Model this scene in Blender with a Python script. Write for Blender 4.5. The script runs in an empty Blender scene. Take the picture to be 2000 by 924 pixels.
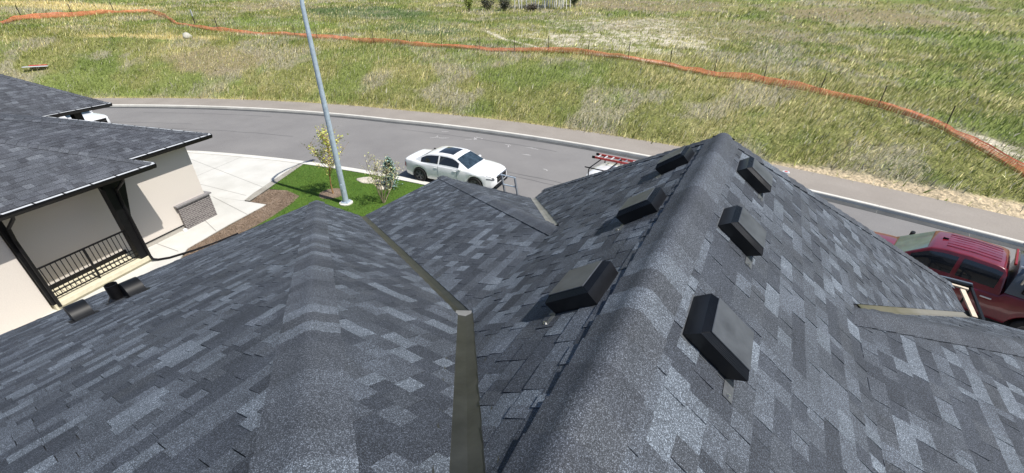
import bpy, bmesh, math, random
import numpy as np
from mathutils import Vector, Matrix
random.seed(7); RNG=np.random.RandomState(11)
scene=bpy.context.scene
COL=scene.collection
R=math.radians
# ---------------- camera ----------------
cam_d=bpy.data.cameras.new('camera'); cam=bpy.data.objects.new('camera',cam_d); COL.objects.link(cam)
scene.camera=cam
cam_d.sensor_width=36; cam_d.lens=36*803.6/2000; cam_d.clip_start=.05; cam_d.clip_end=1500
cam.matrix_world=Matrix.Translation((0,0,7.44))@Matrix.Rotation(R(30.61),4,'Z')@Matrix.Rotation(R(90-30.18),4,'X')@Matrix.Rotation(R(.145),4,'Z')
# ---------------- light ----------------
SUN_AZ,SUN_EL=87.5,57.5      # compass degrees clockwise from +Y, elevation
w=bpy.data.worlds.new('World'); scene.world=w; w.use_nodes=True
nt=w.node_tree; nt.nodes.clear()
sky=nt.nodes.new('ShaderNodeTexSky'); sky.sky_type='NISHITA'; sky.sun_disc=False
sky.sun_elevation=R(SUN_EL); sky.sun_rotation=R(SUN_AZ); sky.air_density=1.0; sky.dust_density=.6; sky.ozone_density=1.2
bg=nt.nodes.new('ShaderNodeBackground'); bg.inputs[1].default_value=.094
wo=nt.nodes.new('ShaderNodeOutputWorld'); nt.links.new(sky.outputs[0],bg.inputs[0]); nt.links.new(bg.outputs[0],wo.inputs[0])
sd=bpy.data.lights.new('sun','SUN'); sd.energy=4.55; sd.angle=R(.53); sd.color=(1,.955,.89)
so=bpy.data.objects.new('sun',sd); COL.objects.link(so)
sdir=Vector((math.sin(R(SUN_AZ))*math.cos(R(SUN_EL)),math.cos(R(SUN_AZ))*math.cos(R(SUN_EL)),math.sin(R(SUN_EL))))
so.rotation_euler=sdir.to_track_quat('Z','Y').to_euler(); so.location=(30,0,40)
scene.view_settings.view_transform='Standard'; scene.view_settings.look='None'
scene.view_settings.exposure=0.38; scene.view_settings.gamma=1
scene.render.engine='CYCLES'

# ---------------- helpers ----------------
def tag(o,label=None,cat=None,group=None,kind=None):
    if label: o['label']=label
    if cat: o['category']=cat
    if group: o['group']=group
    if kind: o['kind']=kind
    return o
def empty(name,loc=(0,0,0),rz=0,label=None,cat=None,group=None,parent=None):
    o=bpy.data.objects.new(name,None); COL.objects.link(o); o.location=loc; o.rotation_euler=(0,0,rz)
    o.empty_display_size=.2
    if parent: o.parent=parent
    return tag(o,label,cat,group)
def link(name,me,mat,parent=None):
    o=bpy.data.objects.new(name,me); COL.objects.link(o)
    for m in (mat if isinstance(mat,(list,tuple)) else [mat]): me.materials.append(m)
    if parent: o.parent=parent
    return o
class MB:
    def __init__(s): s.v=[];s.f=[];s.m=[];s.c=[]
    def add(s,vs,fs,mi=0,col=None):
        n=len(s.v); s.v+= [tuple(p) for p in vs]
        for f in fs: s.f.append(tuple(i+n for i in f)); s.m.append(mi); s.c.append(col or (1,1,1))
        return s
    def box(s,c,d,rz=0,mi=0,bev=0,M=None,col=None):
        hx,hy,hz=[k/2 for k in d]; vs=[]
        if bev<=0:
            P=[(x,y,z) for z in (-hz,hz) for y in (-hy,hy) for x in (-hx,hx)]
            F=[(0,2,3,1),(4,5,7,6),(0,1,5,4),(2,6,7,3),(0,4,6,2),(1,3,7,5)]
        else:
            b=min(bev,hx*.9,hy*.9,hz*.9)
            P=[];F=[]
            # bevelled box: 3 layers
            lay=[(-hz,b),(-hz+b,0),(hz-b,0),(hz,b)]
            for z,i in lay:
                X=hx-i;Y=hy-i
                P+=[(-X,-Y+b*(i==0),z),(-X+b*(i==0),-Y,z),(X-b*(i==0),-Y,z),(X,-Y+b*(i==0),z),(X,Y-b*(i==0),z),(X-b*(i==0),Y,z),(-X+b*(i==0),Y,z),(-X,Y-b*(i==0),z)]
            F=[tuple(range(7,-1,-1)),tuple(range(24,32))]
            for k in range(3):
                for j in range(8):
                    a=k*8+j;b2=k*8+(j+1)%8
                    F.append((a,b2,b2+8,a+8))
        if M is None: M=Matrix.Translation(c)@Matrix.Rotation(rz,4,'Z')
        else: M=M@Matrix.Translation(c)@Matrix.Rotation(rz,4,'Z')
        return s.add([M@Vector(p) for p in P],F,mi,col)
    def prism(s,pts,z0,z1,mi=0):
        n=len(pts); vs=[(p[0],p[1],z0) for p in pts]+[(p[0],p[1],z1) for p in pts]
        fs=[tuple(range(n-1,-1,-1)),tuple(range(n,2*n))]+[(i,(i+1)%n,(i+1)%n+n,i+n) for i in range(n)]
        return s.add(vs,fs,mi)
    def poly(s,pts,mi=0): return s.add(pts,[tuple(range(len(pts)))],mi)
    def tube(s,path,rad,seg=8,mi=0,cap=True):
        path=[Vector(p) for p in path]; rads=rad if isinstance(rad,(list,tuple)) else [rad]*len(path)
        vs=[];n=len(path); up=None
        for i,p in enumerate(path):
            t=(path[min(i+1,n-1)]-path[max(i-1,0)]).normalized()
            if up is None: up=Vector((0,0,1)) if abs(t.z)<.9 else Vector((1,0,0))
            x=t.cross(up).normalized(); y=x.cross(t).normalized(); up=y
            for k in range(seg):
                a=2*math.pi*k/seg; vs.append(p+(x*math.cos(a)+y*math.sin(a))*rads[i])
        fs=[]
        for i in range(n-1):
            for k in range(seg):
                a=i*seg+k;b=i*seg+(k+1)%seg; fs.append((a,b,b+seg,a+seg))
        if cap: fs+= [tuple(range(seg-1,-1,-1)),tuple(range((n-1)*seg,n*seg))]
        return s.add(vs,fs,mi)
    def bar(s,a,b,w,h=None,mi=0):
        a=Vector(a);b=Vector(b);h=h or w; t=(b-a).normalized()
        up=Vector((0,0,1)) if abs(t.z)<.95 else Vector((0,1,0))
        x=t.cross(up).normalized()*w/2; y=x.cross(t).normalized()*h/2
        vs=[a-x-y,a+x-y,a+x+y,a-x+y,b-x-y,b+x-y,b+x+y,b-x+y]
        return s.add(vs,[(3,2,1,0),(4,5,6,7),(0,1,5,4),(1,2,6,5),(2,3,7,6),(3,0,4,7)],mi)
    def build(s,name,mat,parent=None,smooth=False,cols=False,fix=True):
        me=bpy.data.meshes.new(name); me.from_pydata(s.v,[],s.f); 
        o=link(name,me,mat,parent)
        if any(s.m): me.polygons.foreach_set('material_index',s.m)
        if cols:
            at=me.attributes.new('tone','FLOAT_COLOR','FACE')
            at.data.foreach_set('color',[k for c in s.c for k in (c[0],c[1],c[2],1)])
        if fix and not cols:
            bm=bmesh.new(); bm.from_mesh(me); bmesh.ops.recalc_face_normals(bm,faces=bm.faces); bm.to_mesh(me); bm.free()
        if smooth:
            me.polygons.foreach_set('use_smooth',[True]*len(me.polygons))
            try: me.set_sharp_from_angle(angle=R(40))
            except Exception: pass
        me.update(); return o
# ---------------- materials ----------------
def mat(name,col=(.5,.5,.5),rough=.6,metal=0,spec=.5,nscale=0,namt=.15,bump=0,bscale=40,coat=0,trans=0,dist=.01,col2=None,alpha=1):
    m=bpy.data.materials.new(name); m.use_nodes=True; n=m.node_tree.nodes; L=m.node_tree.links
    b=n['Principled BSDF']; b.inputs['Base Color'].default_value=(*col,1); b.inputs['Roughness'].default_value=rough
    b.inputs['Metallic'].default_value=metal; b.inputs['Specular IOR Level'].default_value=spec; b.inputs['Coat Weight'].default_value=coat
    if trans: b.inputs['Transmission Weight'].default_value=trans
    b.inputs['Alpha'].default_value=alpha
    tc=n.new('ShaderNodeTexCoord')
    if nscale:
        t=n.new('ShaderNodeTexNoise'); t.inputs['Scale'].default_value=nscale; t.inputs['Detail'].default_value=6; t.inputs['Roughness'].default_value=.6
        L.new(tc.outputs['Object'],t.inputs['Vector'])
        r=n.new('ShaderNodeValToRGB'); r.color_ramp.elements[0].position=.3; r.color_ramp.elements[1].position=.7
        c2=col2 or tuple(min(1,c*(1+namt)) for c in col); c1=tuple(c*(1-namt) for c in col) if not col2 else col
        r.color_ramp.elements[0].color=(*c1,1); r.color_ramp.elements[1].color=(*c2,1)
        L.new(t.outputs['Fac'],r.inputs[0]); L.new(r.outputs[0],b.inputs['Base Color'])
    if bump:
        t2=n.new('ShaderNodeTexNoise'); t2.inputs['Scale'].default_value=bscale; t2.inputs['Detail'].default_value=5
        L.new(tc.outputs['Object'],t2.inputs['Vector'])
        bp=n.new('ShaderNodeBump'); bp.inputs['Strength'].default_value=bump; bp.inputs['Distance'].default_value=dist
        L.new(t2.outputs['Fac'],bp.inputs['Height']); L.new(bp.outputs[0],b.inputs['Normal'])
    return m
def attrmat(name,rough=.8,trans=0,spec=.3,attr='tone'):
    m=bpy.data.materials.new(name); m.use_nodes=True; n=m.node_tree.nodes; L=m.node_tree.links
    b=n['Principled BSDF']; b.inputs['Roughness'].default_value=rough; b.inputs['Specular IOR Level'].default_value=spec
    a=n.new('ShaderNodeAttribute'); a.attribute_name=attr
    L.new(a.outputs['Color'],b.inputs['Base Color'])
    return m
def shingle_mat(name,speck=1.0,gain=1.0):
    m=attrmat(name,.75,spec=.35); n=m.node_tree.nodes; L=m.node_tree.links; b=n['Principled BSDF']; a=[x for x in n if x.type=='ATTRIBUTE'][0]
    tc=n.new('ShaderNodeTexCoord')
    v=n.new('ShaderNodeTexVoronoi'); v.inputs['Scale'].default_value=320; L.new(tc.outputs['Object'],v.inputs['Vector'])
    sep=n.new('ShaderNodeSeparateColor'); L.new(v.outputs['Color'],sep.inputs[0])
    # granules: most dark, a share pale
    r=n.new('ShaderNodeValToRGB'); e=r.color_ramp.elements
    e[0].position=0; e[0].color=(.42*gain,.42*gain,.43*gain,1); e[1].position=1; e[1].color=(3.6*gain,3.6*gain,3.6*gain,1)
    k=e.new(.45); k.color=(.75*gain,.75*gain,.76*gain,1); k=e.new(.8); k.color=(1.35*gain,1.35*gain,1.35*gain,1)
    L.new(sep.outputs[0],r.inputs[0])
    mm=n.new('ShaderNodeMix'); mm.data_type='RGBA'; mm.blend_type='MULTIPLY'; mm.inputs[0].default_value=1
    L.new(a.outputs['Color'],mm.inputs[6]); L.new(r.outputs[0],mm.inputs[7])
    # broad soft weathering
    t=n.new('ShaderNodeTexNoise'); t.inputs['Scale'].default_value=2.2; t.inputs['Detail'].default_value=7; L.new(tc.outputs['Object'],t.inputs['Vector'])
    mr=n.new('ShaderNodeMapRange'); mr.inputs[1].default_value=.3; mr.inputs[2].default_value=.7; mr.inputs[3].default_value=.8; mr.inputs[4].default_value=1.22
    L.new(t.outputs['Fac'],mr.inputs[0])
    m2=n.new('ShaderNodeVectorMath'); m2.operation='SCALE'; L.new(mm.outputs[2],m2.inputs[0]); L.new(mr.outputs[0],m2.inputs['Scale'])
    L.new(m2.outputs[0],b.inputs['Base Color'])
    bp=n.new('ShaderNodeBump'); bp.inputs['Strength'].default_value=.55; bp.inputs['Distance'].default_value=.003
    L.new(sep.outputs[1],bp.inputs['Height']); L.new(bp.outputs[0],b.inputs['Normal'])
    return m
M={}
M['shingle']=shingle_mat('shingle',gain=1.0)
M['deck']=mat('roof_deck',(.02,.021,.024),.9)
M['flash']=mat('bronze_flashing',(.055,.056,.053),.36,metal=.55,nscale=5,namt=.35,bump=.15,bscale=9)
M['flash2']=mat('galvanised_flashing',(.30,.295,.275),.45,metal=.35,nscale=3,namt=.3,bump=.15,bscale=9)
M['black']=mat('black_metal',(.005,.005,.006),.45,spec=.3,nscale=12,namt=.4)
M['vent']=mat('vent_plastic',(.006,.0065,.008),.33,nscale=6,namt=.45,bump=.2,bscale=220,dist=.001)
M['venttop']=mat('vent_top_sky_tint',(.040,.044,.052),.42,spec=.35,nscale=5.5,namt=.5,col2=(.082,.090,.102))  # mottled lid grey, with the reflected sky put into its colour
M['chrome']=mat('bright_metal',(.6,.6,.6),.28,metal=1)
M['alu']=mat('aluminium',(.36,.39,.43),.4,metal=.6,nscale=6,namt=.2)
M['galv']=mat('galvanised_steel',(.42,.50,.57),.5,metal=.2,nscale=9,namt=.18)
M['stucco']=mat('stucco',(.63,.58,.52),.9,nscale=60,namt=.07,bump=.5,bscale=160,dist=.004)
M['found']=mat('foundation_parging',(.40,.375,.33),.9,nscale=14,namt=.12,bump=.3,bscale=60)
M['cream']=mat('cream_concrete',(.62,.57,.42),.85,nscale=8,namt=.1,bump=.2,bscale=60)
M['stonecap']=mat('stone_cap',(.22,.21,.21),.8,nscale=25,namt=.25,bump=.4,bscale=50)
M['guard']=mat('gutter_lining',(.56,.58,.60),.45,nscale=5,namt=.1)
M['tyre']=mat('tyre_rubber',(.012,.012,.012),.8,nscale=30,namt=.3)
M['hood']=mat('hood_metal',(.010,.011,.013),.42,nscale=6,namt=.3,spec=.16)
M['rim']=mat('dark_alloy',(.15,.15,.16),.4,metal=.3)
M['white']=mat('white_paint',(.80,.81,.82),.22,coat=.8,nscale=2,namt=.02)
M['red']=mat('dark_red_paint',(.16,.008,.018),.3,coat=.9,nscale=3,namt=.25)
M['glass']=mat('dark_glass',(.012,.014,.018),.06,spec=.9)
M['wglass']=mat('windscreen_glass',(.028,.045,.06),.07,spec=.9,nscale=4,namt=.6)
M['tglass']=mat('truck_windscreen',(.16,.22,.22),.08,spec=.9,nscale=2,namt=.25)
M['lamp']=mat('headlamp_lens',(.16,.17,.19),.12,metal=.3)
M['redlens']=mat('red_lens',(.25,.01,.01),.15)
M['grey']=mat('canopy_grey',(.085,.10,.12),.3,coat=.5,nscale=5,namt=.1)
M['fredl']=mat('red_fibreglass',(.50,.055,.045),.5,nscale=8,namt=.3)
M['ply']=mat('fresh_lumber',(.62,.52,.40),.75,nscale=6,namt=.2)
M['orange']=mat('orange_plastic',(.56,.145,.07),.8,nscale=1.3,namt=.4)
M['tpost']=mat('rusty_steel_post',(.03,.022,.018),.8)
M['bark']=mat('young_bark',(.34,.19,.075),.85,nscale=30,namt=.35)
M['bark2']=mat('grey_twig',(.24,.19,.13),.85,nscale=30,namt=.3)
M['aspen']=mat('aspen_bark',(.72,.70,.66),.8,nscale=5,namt=.35)
M['concrete']=None
def rgbn(n,L,src,scale,detail,stops,vec,rough=.6):
    t=n.new('ShaderNodeTexNoise'); t.inputs['Scale'].default_value=scale; t.inputs['Detail'].default_value=detail; t.inputs['Roughness'].default_value=rough
    L.new(vec,t.inputs['Vector']); r=n.new('ShaderNodeValToRGB'); e=r.color_ramp.elements
    e[0].position=stops[0][0]; e[0].color=(*stops[0][1],1); e[1].position=stops[-1][0]; e[1].color=(*stops[-1][1],1)
    for p,c in stops[1:-1]:
        k=e.new(p); k.color=(*c,1)
    L.new(t.outputs['Fac'],r.inputs[0]); return r.outputs[0]
def mixc(n,L,a,b,mode='MULTIPLY',f=1):
    x=n.new('ShaderNodeMix'); x.data_type='RGBA'; x.blend_type=mode; x.inputs[0].default_value=f; L.new(a,x.inputs[6]); L.new(b,x.inputs[7]); return x.outputs[2]
def ground_mat(name,stops_big,big,stops_fine,fine,rough=.9,bump=.3,bscale=80,dist=.01,crack=None):
    m=bpy.data.materials.new(name); m.use_nodes=True; n=m.node_tree.nodes; L=m.node_tree.links; b=n['Principled BSDF']; b.inputs['Roughness'].default_value=rough; b.inputs['Specular IOR Level'].default_value=.25
    tc=n.new('ShaderNodeTexCoord'); v=tc.outputs['Object']
    c=rgbn(n,L,None,big,5,stops_big,v); c2=rgbn(n,L,None,fine,3,stops_fine,v,.7); c=mixc(n,L,c,c2)
    if crack:
        vo=n.new('ShaderNodeTexVoronoi'); vo.feature='DISTANCE_TO_EDGE'; vo.inputs['Scale'].default_value=crack
        nz=n.new('ShaderNodeTexNoise'); nz.inputs['Scale'].default_value=1.5; L.new(v,nz.inputs['Vector'])
        va=n.new('ShaderNodeVectorMath'); va.operation='ADD'; L.new(v,va.inputs[0]); L.new(nz.outputs['Color'],va.inputs[1]); L.new(va.outputs[0],vo.inputs['Vector'])
        r=n.new('ShaderNodeValToRGB'); r.color_ramp.elements[0].position=0; r.color_ramp.elements[0].color=(.55,.55,.56,1); r.color_ramp.elements[1].position=.006; r.color_ramp.elements[1].color=(1,1,1,1)
        L.new(vo.outputs['Distance'],r.inputs[0]); c=mixc(n,L,c,r.outputs[0])
    L.new(c,b.inputs['Base Color'])
    t2=n.new('ShaderNodeTexNoise'); t2.inputs['Scale'].default_value=bscale; t2.inputs['Detail'].default_value=4; L.new(v,t2.inputs['Vector'])
    bp=n.new('ShaderNodeBump'); bp.inputs['Strength'].default_value=bump; bp.inputs['Distance'].default_value=dist; L.new(t2.outputs['Fac'],bp.inputs['Height']); L.new(bp.outputs[0],b.inputs['Normal'])
    return m
w1=[(.35,(.85,.85,.85)),(.65,(1.15,1.15,1.15))]
M['asphalt']=ground_mat('road_asphalt',[(.3,(.185,.178,.174)),(.5,(.205,.198,.193)),(.7,(.225,.217,.21))],.35,w1,55,bump=.3,bscale=120)
M['path']=ground_mat('path_asphalt',[(.3,(.255,.228,.20)),(.7,(.305,.275,.243))],.5,w1,50,bump=.3,bscale=120)
M['concrete']=ground_mat('concrete_flatwork',[(.3,(.50,.49,.45)),(.7,(.60,.59,.55))],.8,[(.3,(.93,.93,.93)),(.7,(1.06,1.06,1.06))],30,bump=.15,bscale=90)
M['kerb']=ground_mat('kerb_concrete',[(.3,(.56,.54,.49)),(.7,(.68,.66,.60))],1.2,[(.3,(.9,.9,.9)),(.7,(1.08,1.08,1.08))],25,bump=.15,bscale=90)
M['gutterc']=ground_mat('gutter_pan_kerb_shade',[(.3,(.06,.063,.066)),(.7,(.10,.102,.102))],1.2,[(.3,(.8,.8,.8)),(.7,(1.15,1.15,1.15))],25,bump=.15,bscale=90)  # concrete darkened so its colour carries the shade of the kerb face
M['mulch']=ground_mat('bark_mulch',[(.3,(.14,.10,.07)),(.7,(.26,.20,.15))],1.5,[(.35,(.35,.33,.32)),(.5,(1,1,1)),(.68,(2.0,1.9,1.8))],28,bump=1,bscale=30,dist=.05)
M['gravel']=ground_mat('pale_gravel',[(.3,(.30,.28,.25)),(.7,(.42,.40,.36))],2,[(.35,(.5,.5,.5)),(.68,(1.45,1.45,1.4))],45,bump=1,bscale=45,dist=.03)
M['chalk']=mat('chalk_mark',(.42,.41,.40),.9,nscale=9,namt=.3)
M['tar']=mat('tar_line',(.06,.06,.062),.6,nscale=9,namt=.3)
M['joint']=mat('joint_line',(.26,.25,.23),.9)
M['blade']=attrmat('grass_blade',.7,spec=.2)
M['terrain']=None
def brick_mat():
    m=bpy.data.materials.new('grey_brick'); m.use_nodes=True; n=m.node_tree.nodes; L=m.node_tree.links; b=n['Principled BSDF']; b.inputs['Roughness'].default_value=.85
    tc=n.new('ShaderNodeTexCoord'); br=n.new('ShaderNodeTexBrick'); br.inputs['Scale'].default_value=1; br.inputs['Brick Width'].default_value=.19; br.inputs['Row Height'].default_value=.068; br.inputs['Mortar Size'].default_value=.009
    br.inputs['Color1'].default_value=(.10,.085,.085,1); br.inputs['Color2'].default_value=(.17,.15,.145,1); br.inputs['Mortar'].default_value=(.33,.31,.29,1)
    mp=n.new('ShaderNodeMapping'); L.new(tc.outputs['Object'],mp.inputs['Vector'])
    # local x = along wall, z = up, wrap y into x so that both faces show courses
    sx=n.new('ShaderNodeSeparateXYZ'); L.new(mp.outputs[0],sx.inputs[0]); ad=n.new('ShaderNodeMath'); L.new(sx.outputs[0],ad.inputs[0]); L.new(sx.outputs[1],ad.inputs[1])
    cb=n.new('ShaderNodeCombineXYZ'); L.new(ad.outputs[0],cb.inputs[0]); L.new(sx.outputs[2],cb.inputs[1]); L.new(cb.outputs[0],br.inputs['Vector'])
    L.new(br.outputs['Color'],b.inputs['Base Color']); bp=n.new('ShaderNodeBump'); bp.inputs['Strength'].default_value=.6; bp.inputs['Distance'].default_value=.01; bp.invert=True
    L.new(br.outputs['Fac'],bp.inputs['Height']); L.new(bp.outputs[0],b.inputs['Normal']); return m
M['brick']=brick_mat()
# ---------------- terrain functions ----------------
CX,CY=-8.0,-38.2
def _h(ix,iy,seed):
    n=(ix.astype(np.int64)*374761393+iy.astype(np.int64)*668265263+seed*982451653)&0xffffffff
    n=((n^(n>>13))*1274126177)&0xffffffff
    return ((n^(n>>16))&0xffff)/65535.0
def vn(x,y,seed=0):
    x=np.asarray(x,float);y=np.asarray(y,float)
    ix=np.floor(x);iy=np.floor(y);fx=x-ix;fy=y-iy
    fx=fx*fx*(3-2*fx);fy=fy*fy*(3-2*fy)
    ix=ix.astype(np.int64);iy=iy.astype(np.int64)
    a=_h(ix,iy,seed);b=_h(ix+1,iy,seed);c=_h(ix,iy+1,seed);d=_h(ix+1,iy+1,seed)
    return (a*(1-fx)+b*fx)*(1-fy)+(c*(1-fx)+d*fx)*fy
def fbm(x,y,seed=0,o=4):
    s=0;a=.5;t=0
    for i in range(o):
        s=s+a*vn(x,y,seed+i*17);t+=a;a*=.5;x=x*2.03+3.1;y=y*2.03+1.7
    return s/t
def polar(x,y):
    dx=np.asarray(x,float)-CX;dy=np.asarray(y,float)-CY
    r=np.hypot(dx,dy);ph=np.arctan2(dx,dy);return r,ph
def corr(ph):
    xs=CX+61*np.sin(ph)
    c=.075*np.clip(-22-xs,0,30)
    return c
def hill(x,y):
    r,ph=polar(x,y);xs=CX+61*np.sin(ph)
    s=r-(62.4+corr(ph))
    A=np.interp(xs,[-60,-45,-30,-10,0,10,20],[4.4,4.0,3.3,3.3,2.7,1.7,1.2])
    t=np.clip(s/9.5,0,1)
    h=A*(1-(1-t)**1.45)+.065*np.clip(s-9.5,0,42)+.11*np.clip(s-50,0,60)+.2*np.clip(s-110,0,400)
    k=np.clip(s/1.5,0,1);k=k*k*(3-2*k)
    h=h+k*(.35*(fbm(x/6,y/6,3,2)-.5)+.16*(fbm(x/1.1,y/1.1,9,3)-.5))+np.clip((s-12)/20,0,1)*1.0*(fbm(x/18,y/18,5,2)-.5)
    gate=np.clip((np.cos(ph)+.15)/.3,0,1)
    return np.where(s>0,h*gate,0)
def sval(x,y):
    r,ph=polar(x,y); return r-(62.4+corr(ph))
def blob(x,y,cx,cy,rx,ry,a=0,seed=1,rag=.6):
    c,s_=math.cos(a),math.sin(a); dx=x-cx;dy=y-cy; u=(dx*c+dy*s_)/rx; v=(-dx*s_+dy*c)/ry
    d=np.sqrt(u*u+v*v)+rag*(fbm(x/1.7,y/1.7,seed,3)-.5)
    return np.clip((1.15-d)/.4,0,1)
def mix3(a,b,t): return a*(1-t[...,None])+np.array(b)*t[...,None]
def weights(x,y):
    s=sval(x,y)
    W={}
    n1=fbm(x/7,y/7,21,4); n2=fbm(x/2.2,y/2.2,33,4); n3=fbm(x/.7,y/.7,41,3)
    q=.5*n1+.35*n2+.15*n3
    W['straw']=np.clip((q-.52)/.14,0,1)*.65
    W['green']=np.clip((.47-q)/.14,0,1)*.8
    W['thatch']=np.clip((fbm(x/3.1,y/3.1,55,4)-.53)/.08,0,1)*.7
    W['fresh']=np.clip((fbm(x/4.3,y/4.3,77,4)-.56)/.07,0,1)
    g=np.maximum(blob(x,y,-14.5,44,9.5,5.0,.15,3,1.3)*.8,blob(x,y,-17,54,9,9,0,5,1.3)*.55)
    g=np.maximum(g,blob(x,y,-13,38.8,7.5,2.2,-.1,9,1.2)*.75)
    g=g*np.clip(.25+1.5*vn(x/.55,y/.55,44),0,1)
    pt=np.array([(-30,44),(-25,40),(-20,37),(-17.8,35.5),(-12,34.6),(-6,33.8)])
    d=np.full(np.shape(x),1e9)
    for i in range(len(pt)-1):
        a=pt[i];b=pt[i+1];ab=b-a; t=np.clip(((x-a[0])*ab[0]+(y-a[1])*ab[1])/(ab@ab),0,1)
        d=np.minimum(d,np.hypot(x-a[0]-ab[0]*t,y-a[1]-ab[1]*t))
    g=np.maximum(g,np.clip((.42-d)/.25,0,1)*.95)
    g=np.maximum(g,blob(x,y,10.2,27.3,2.2,.7,-.9,8,.7)*.7)
    g=np.maximum(g,blob(x,y,-47.5,28.4,2.5,1.2,.3,4,.7)*.8)
    W['stone']=g
    W['dkgreen']=np.maximum(blob(x,y,-54,49,12,7,.2,12,.8),blob(x,y,-36,41,7,4,-.3,14,.8))*.8
    W['brown']=np.maximum(np.maximum(blob(x,y,7,74,10,8,0,15,.8),blob(x,y,-21,78,13,9,0,16,.8)),blob(x,y,-7,56,13,10,0,17,1.0)*.7)*.8
    W['brown']=np.maximum(W['brown'],np.maximum(blob(x,y,-73,48,9,6,.3,18,.8),blob(x,y,-43.3,20.8,4,2.2,.4,19,.9))*.75)
    W['tan']=np.maximum(np.maximum(blob(x,y,-53,20.3,7,.9,.68,20,.5),blob(x,y,-90,25,14,5,.6,22,.7)),np.clip((.55-s)/.5,0,1)*.9)
    W['bright']=np.maximum(blob(x,y,16,61,12,12,0,24,.6)*.25,blob(x,y,-54,34,9,3,.4,26,.8)*.7)
    W['shoulder']=np.clip((np.interp(x,[-5,1,6,12],[.25,.5,1.1,1.6])-s+.5*(n2-.5))/.25,0,1)
    return W,s
def groundcol(x,y):
    W,s=weights(x,y)
    c=np.zeros(np.shape(x)+(3,))+np.array((.135,.14,.052))
    c=mix3(c,(.085,.115,.032),W['green']); c=mix3(c,(.25,.225,.115),W['straw']); c=mix3(c,(.20,.18,.135),W['thatch'])
    c=mix3(c,(.12,.15,.045),W['fresh']*.7)
    c=mix3(c,(.07,.10,.045),W['dkgreen']); c=mix3(c,(.165,.135,.085),W['brown']); c=mix3(c,(.13,.17,.045),W['bright'])
    n=fbm(x/.35,y/.35,61,2); st=np.clip(W['stone']*1.5-.75*np.clip((.62-n)/.25,0,1),0,1)
    c=mix3(c,(.37,.34,.27),st)
    c=mix3(c,(.33,.27,.13),W['tan']); c=mix3(c,(.34,.28,.19),W['shoulder'])
    return c*1.5*(.88+.24*fbm(x/.5,y/.5,71,2))[...,None]
# ground: one polar sheet out to the horizon
def build_ground():
    ph=np.concatenate([np.linspace(-math.pi,-1.3,40)[:-1],np.linspace(-1.3,.9,560),np.linspace(.9,math.pi,40)[1:-1]])
    rr=np.concatenate([[0.5,10,20,30,40,48,52,56,60,61.5],np.arange(62.3,76,.16),np.geomspace(76.2,130,110),np.geomspace(134,520,30)])
    P,Q=np.meshgrid(ph,rr); rfix=Q+np.where(Q>61,corr(P),0)
    X=CX+rfix*np.sin(P);Y=CY+rfix*np.cos(P);Z=hill(X,Y)-.008
    nr,npn=X.shape
    V=np.stack([X,Y,Z],-1).reshape(-1,3)
    i=np.arange(nr-1)[:,None]*npn; j=np.arange(npn)[None,:]; j2=(j+1)%npn
    F=np.stack([i+j,i+j2,i+npn+j2,i+npn+j],-1).reshape(-1,4)[:,::-1]
    me=bpy.data.meshes.new('ground'); me.vertices.add(len(V)); me.vertices.foreach_set('co',V.ravel())
    me.loops.add(F.size); me.loops.foreach_set('vertex_index',F.ravel()); me.polygons.add(len(F))
    me.polygons.foreach_set('loop_start',np.arange(len(F))*4); me.update(calc_edges=True)
    c=groundcol(X,Y).reshape(-1,3)
    near=(sval(X,Y)<-.5).reshape(-1); c[near]=(.19,.17,.13)
    at=me.attributes.new('tone','FLOAT_COLOR','POINT'); at.data.foreach_set('color',np.concatenate([c,np.ones((len(c),1))],1).ravel())
    me.polygons.foreach_set('use_smooth',[True]*len(F))
    m=attrmat('meadow_ground',.95,spec=.1); n=m.node_tree.nodes;L=m.node_tree.links;b=n['Principled BSDF']; a=[q for q in n if q.type=='ATTRIBUTE'][0]
    tc=n.new('ShaderNodeTexCoord'); f=rgbn(n,L,None,7,6,[(.3,(.45,.45,.45)),(.5,(.95,.95,.95)),(.72,(1.7,1.6,1.5))],tc.outputs['Object'],.75)
    L.new(mixc(n,L,a.outputs['Color'],f),b.inputs['Base Color'])
    t=n.new('ShaderNodeTexNoise'); t.inputs['Scale'].default_value=6; t.inputs['Detail'].default_value=6; L.new(tc.outputs['Object'],t.inputs['Vector'])
    bp=n.new('ShaderNodeBump'); bp.inputs['Strength'].default_value=.8; bp.inputs['Distance'].default_value=.15; L.new(t.outputs['Fac'],bp.inputs['Height']); L.new(bp.outputs[0],b.inputs['Normal'])
    o=link('ground',me,m); tag(o,'rough meadow slope and level ground around the houses','ground',kind='structure')
build_ground()
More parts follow.
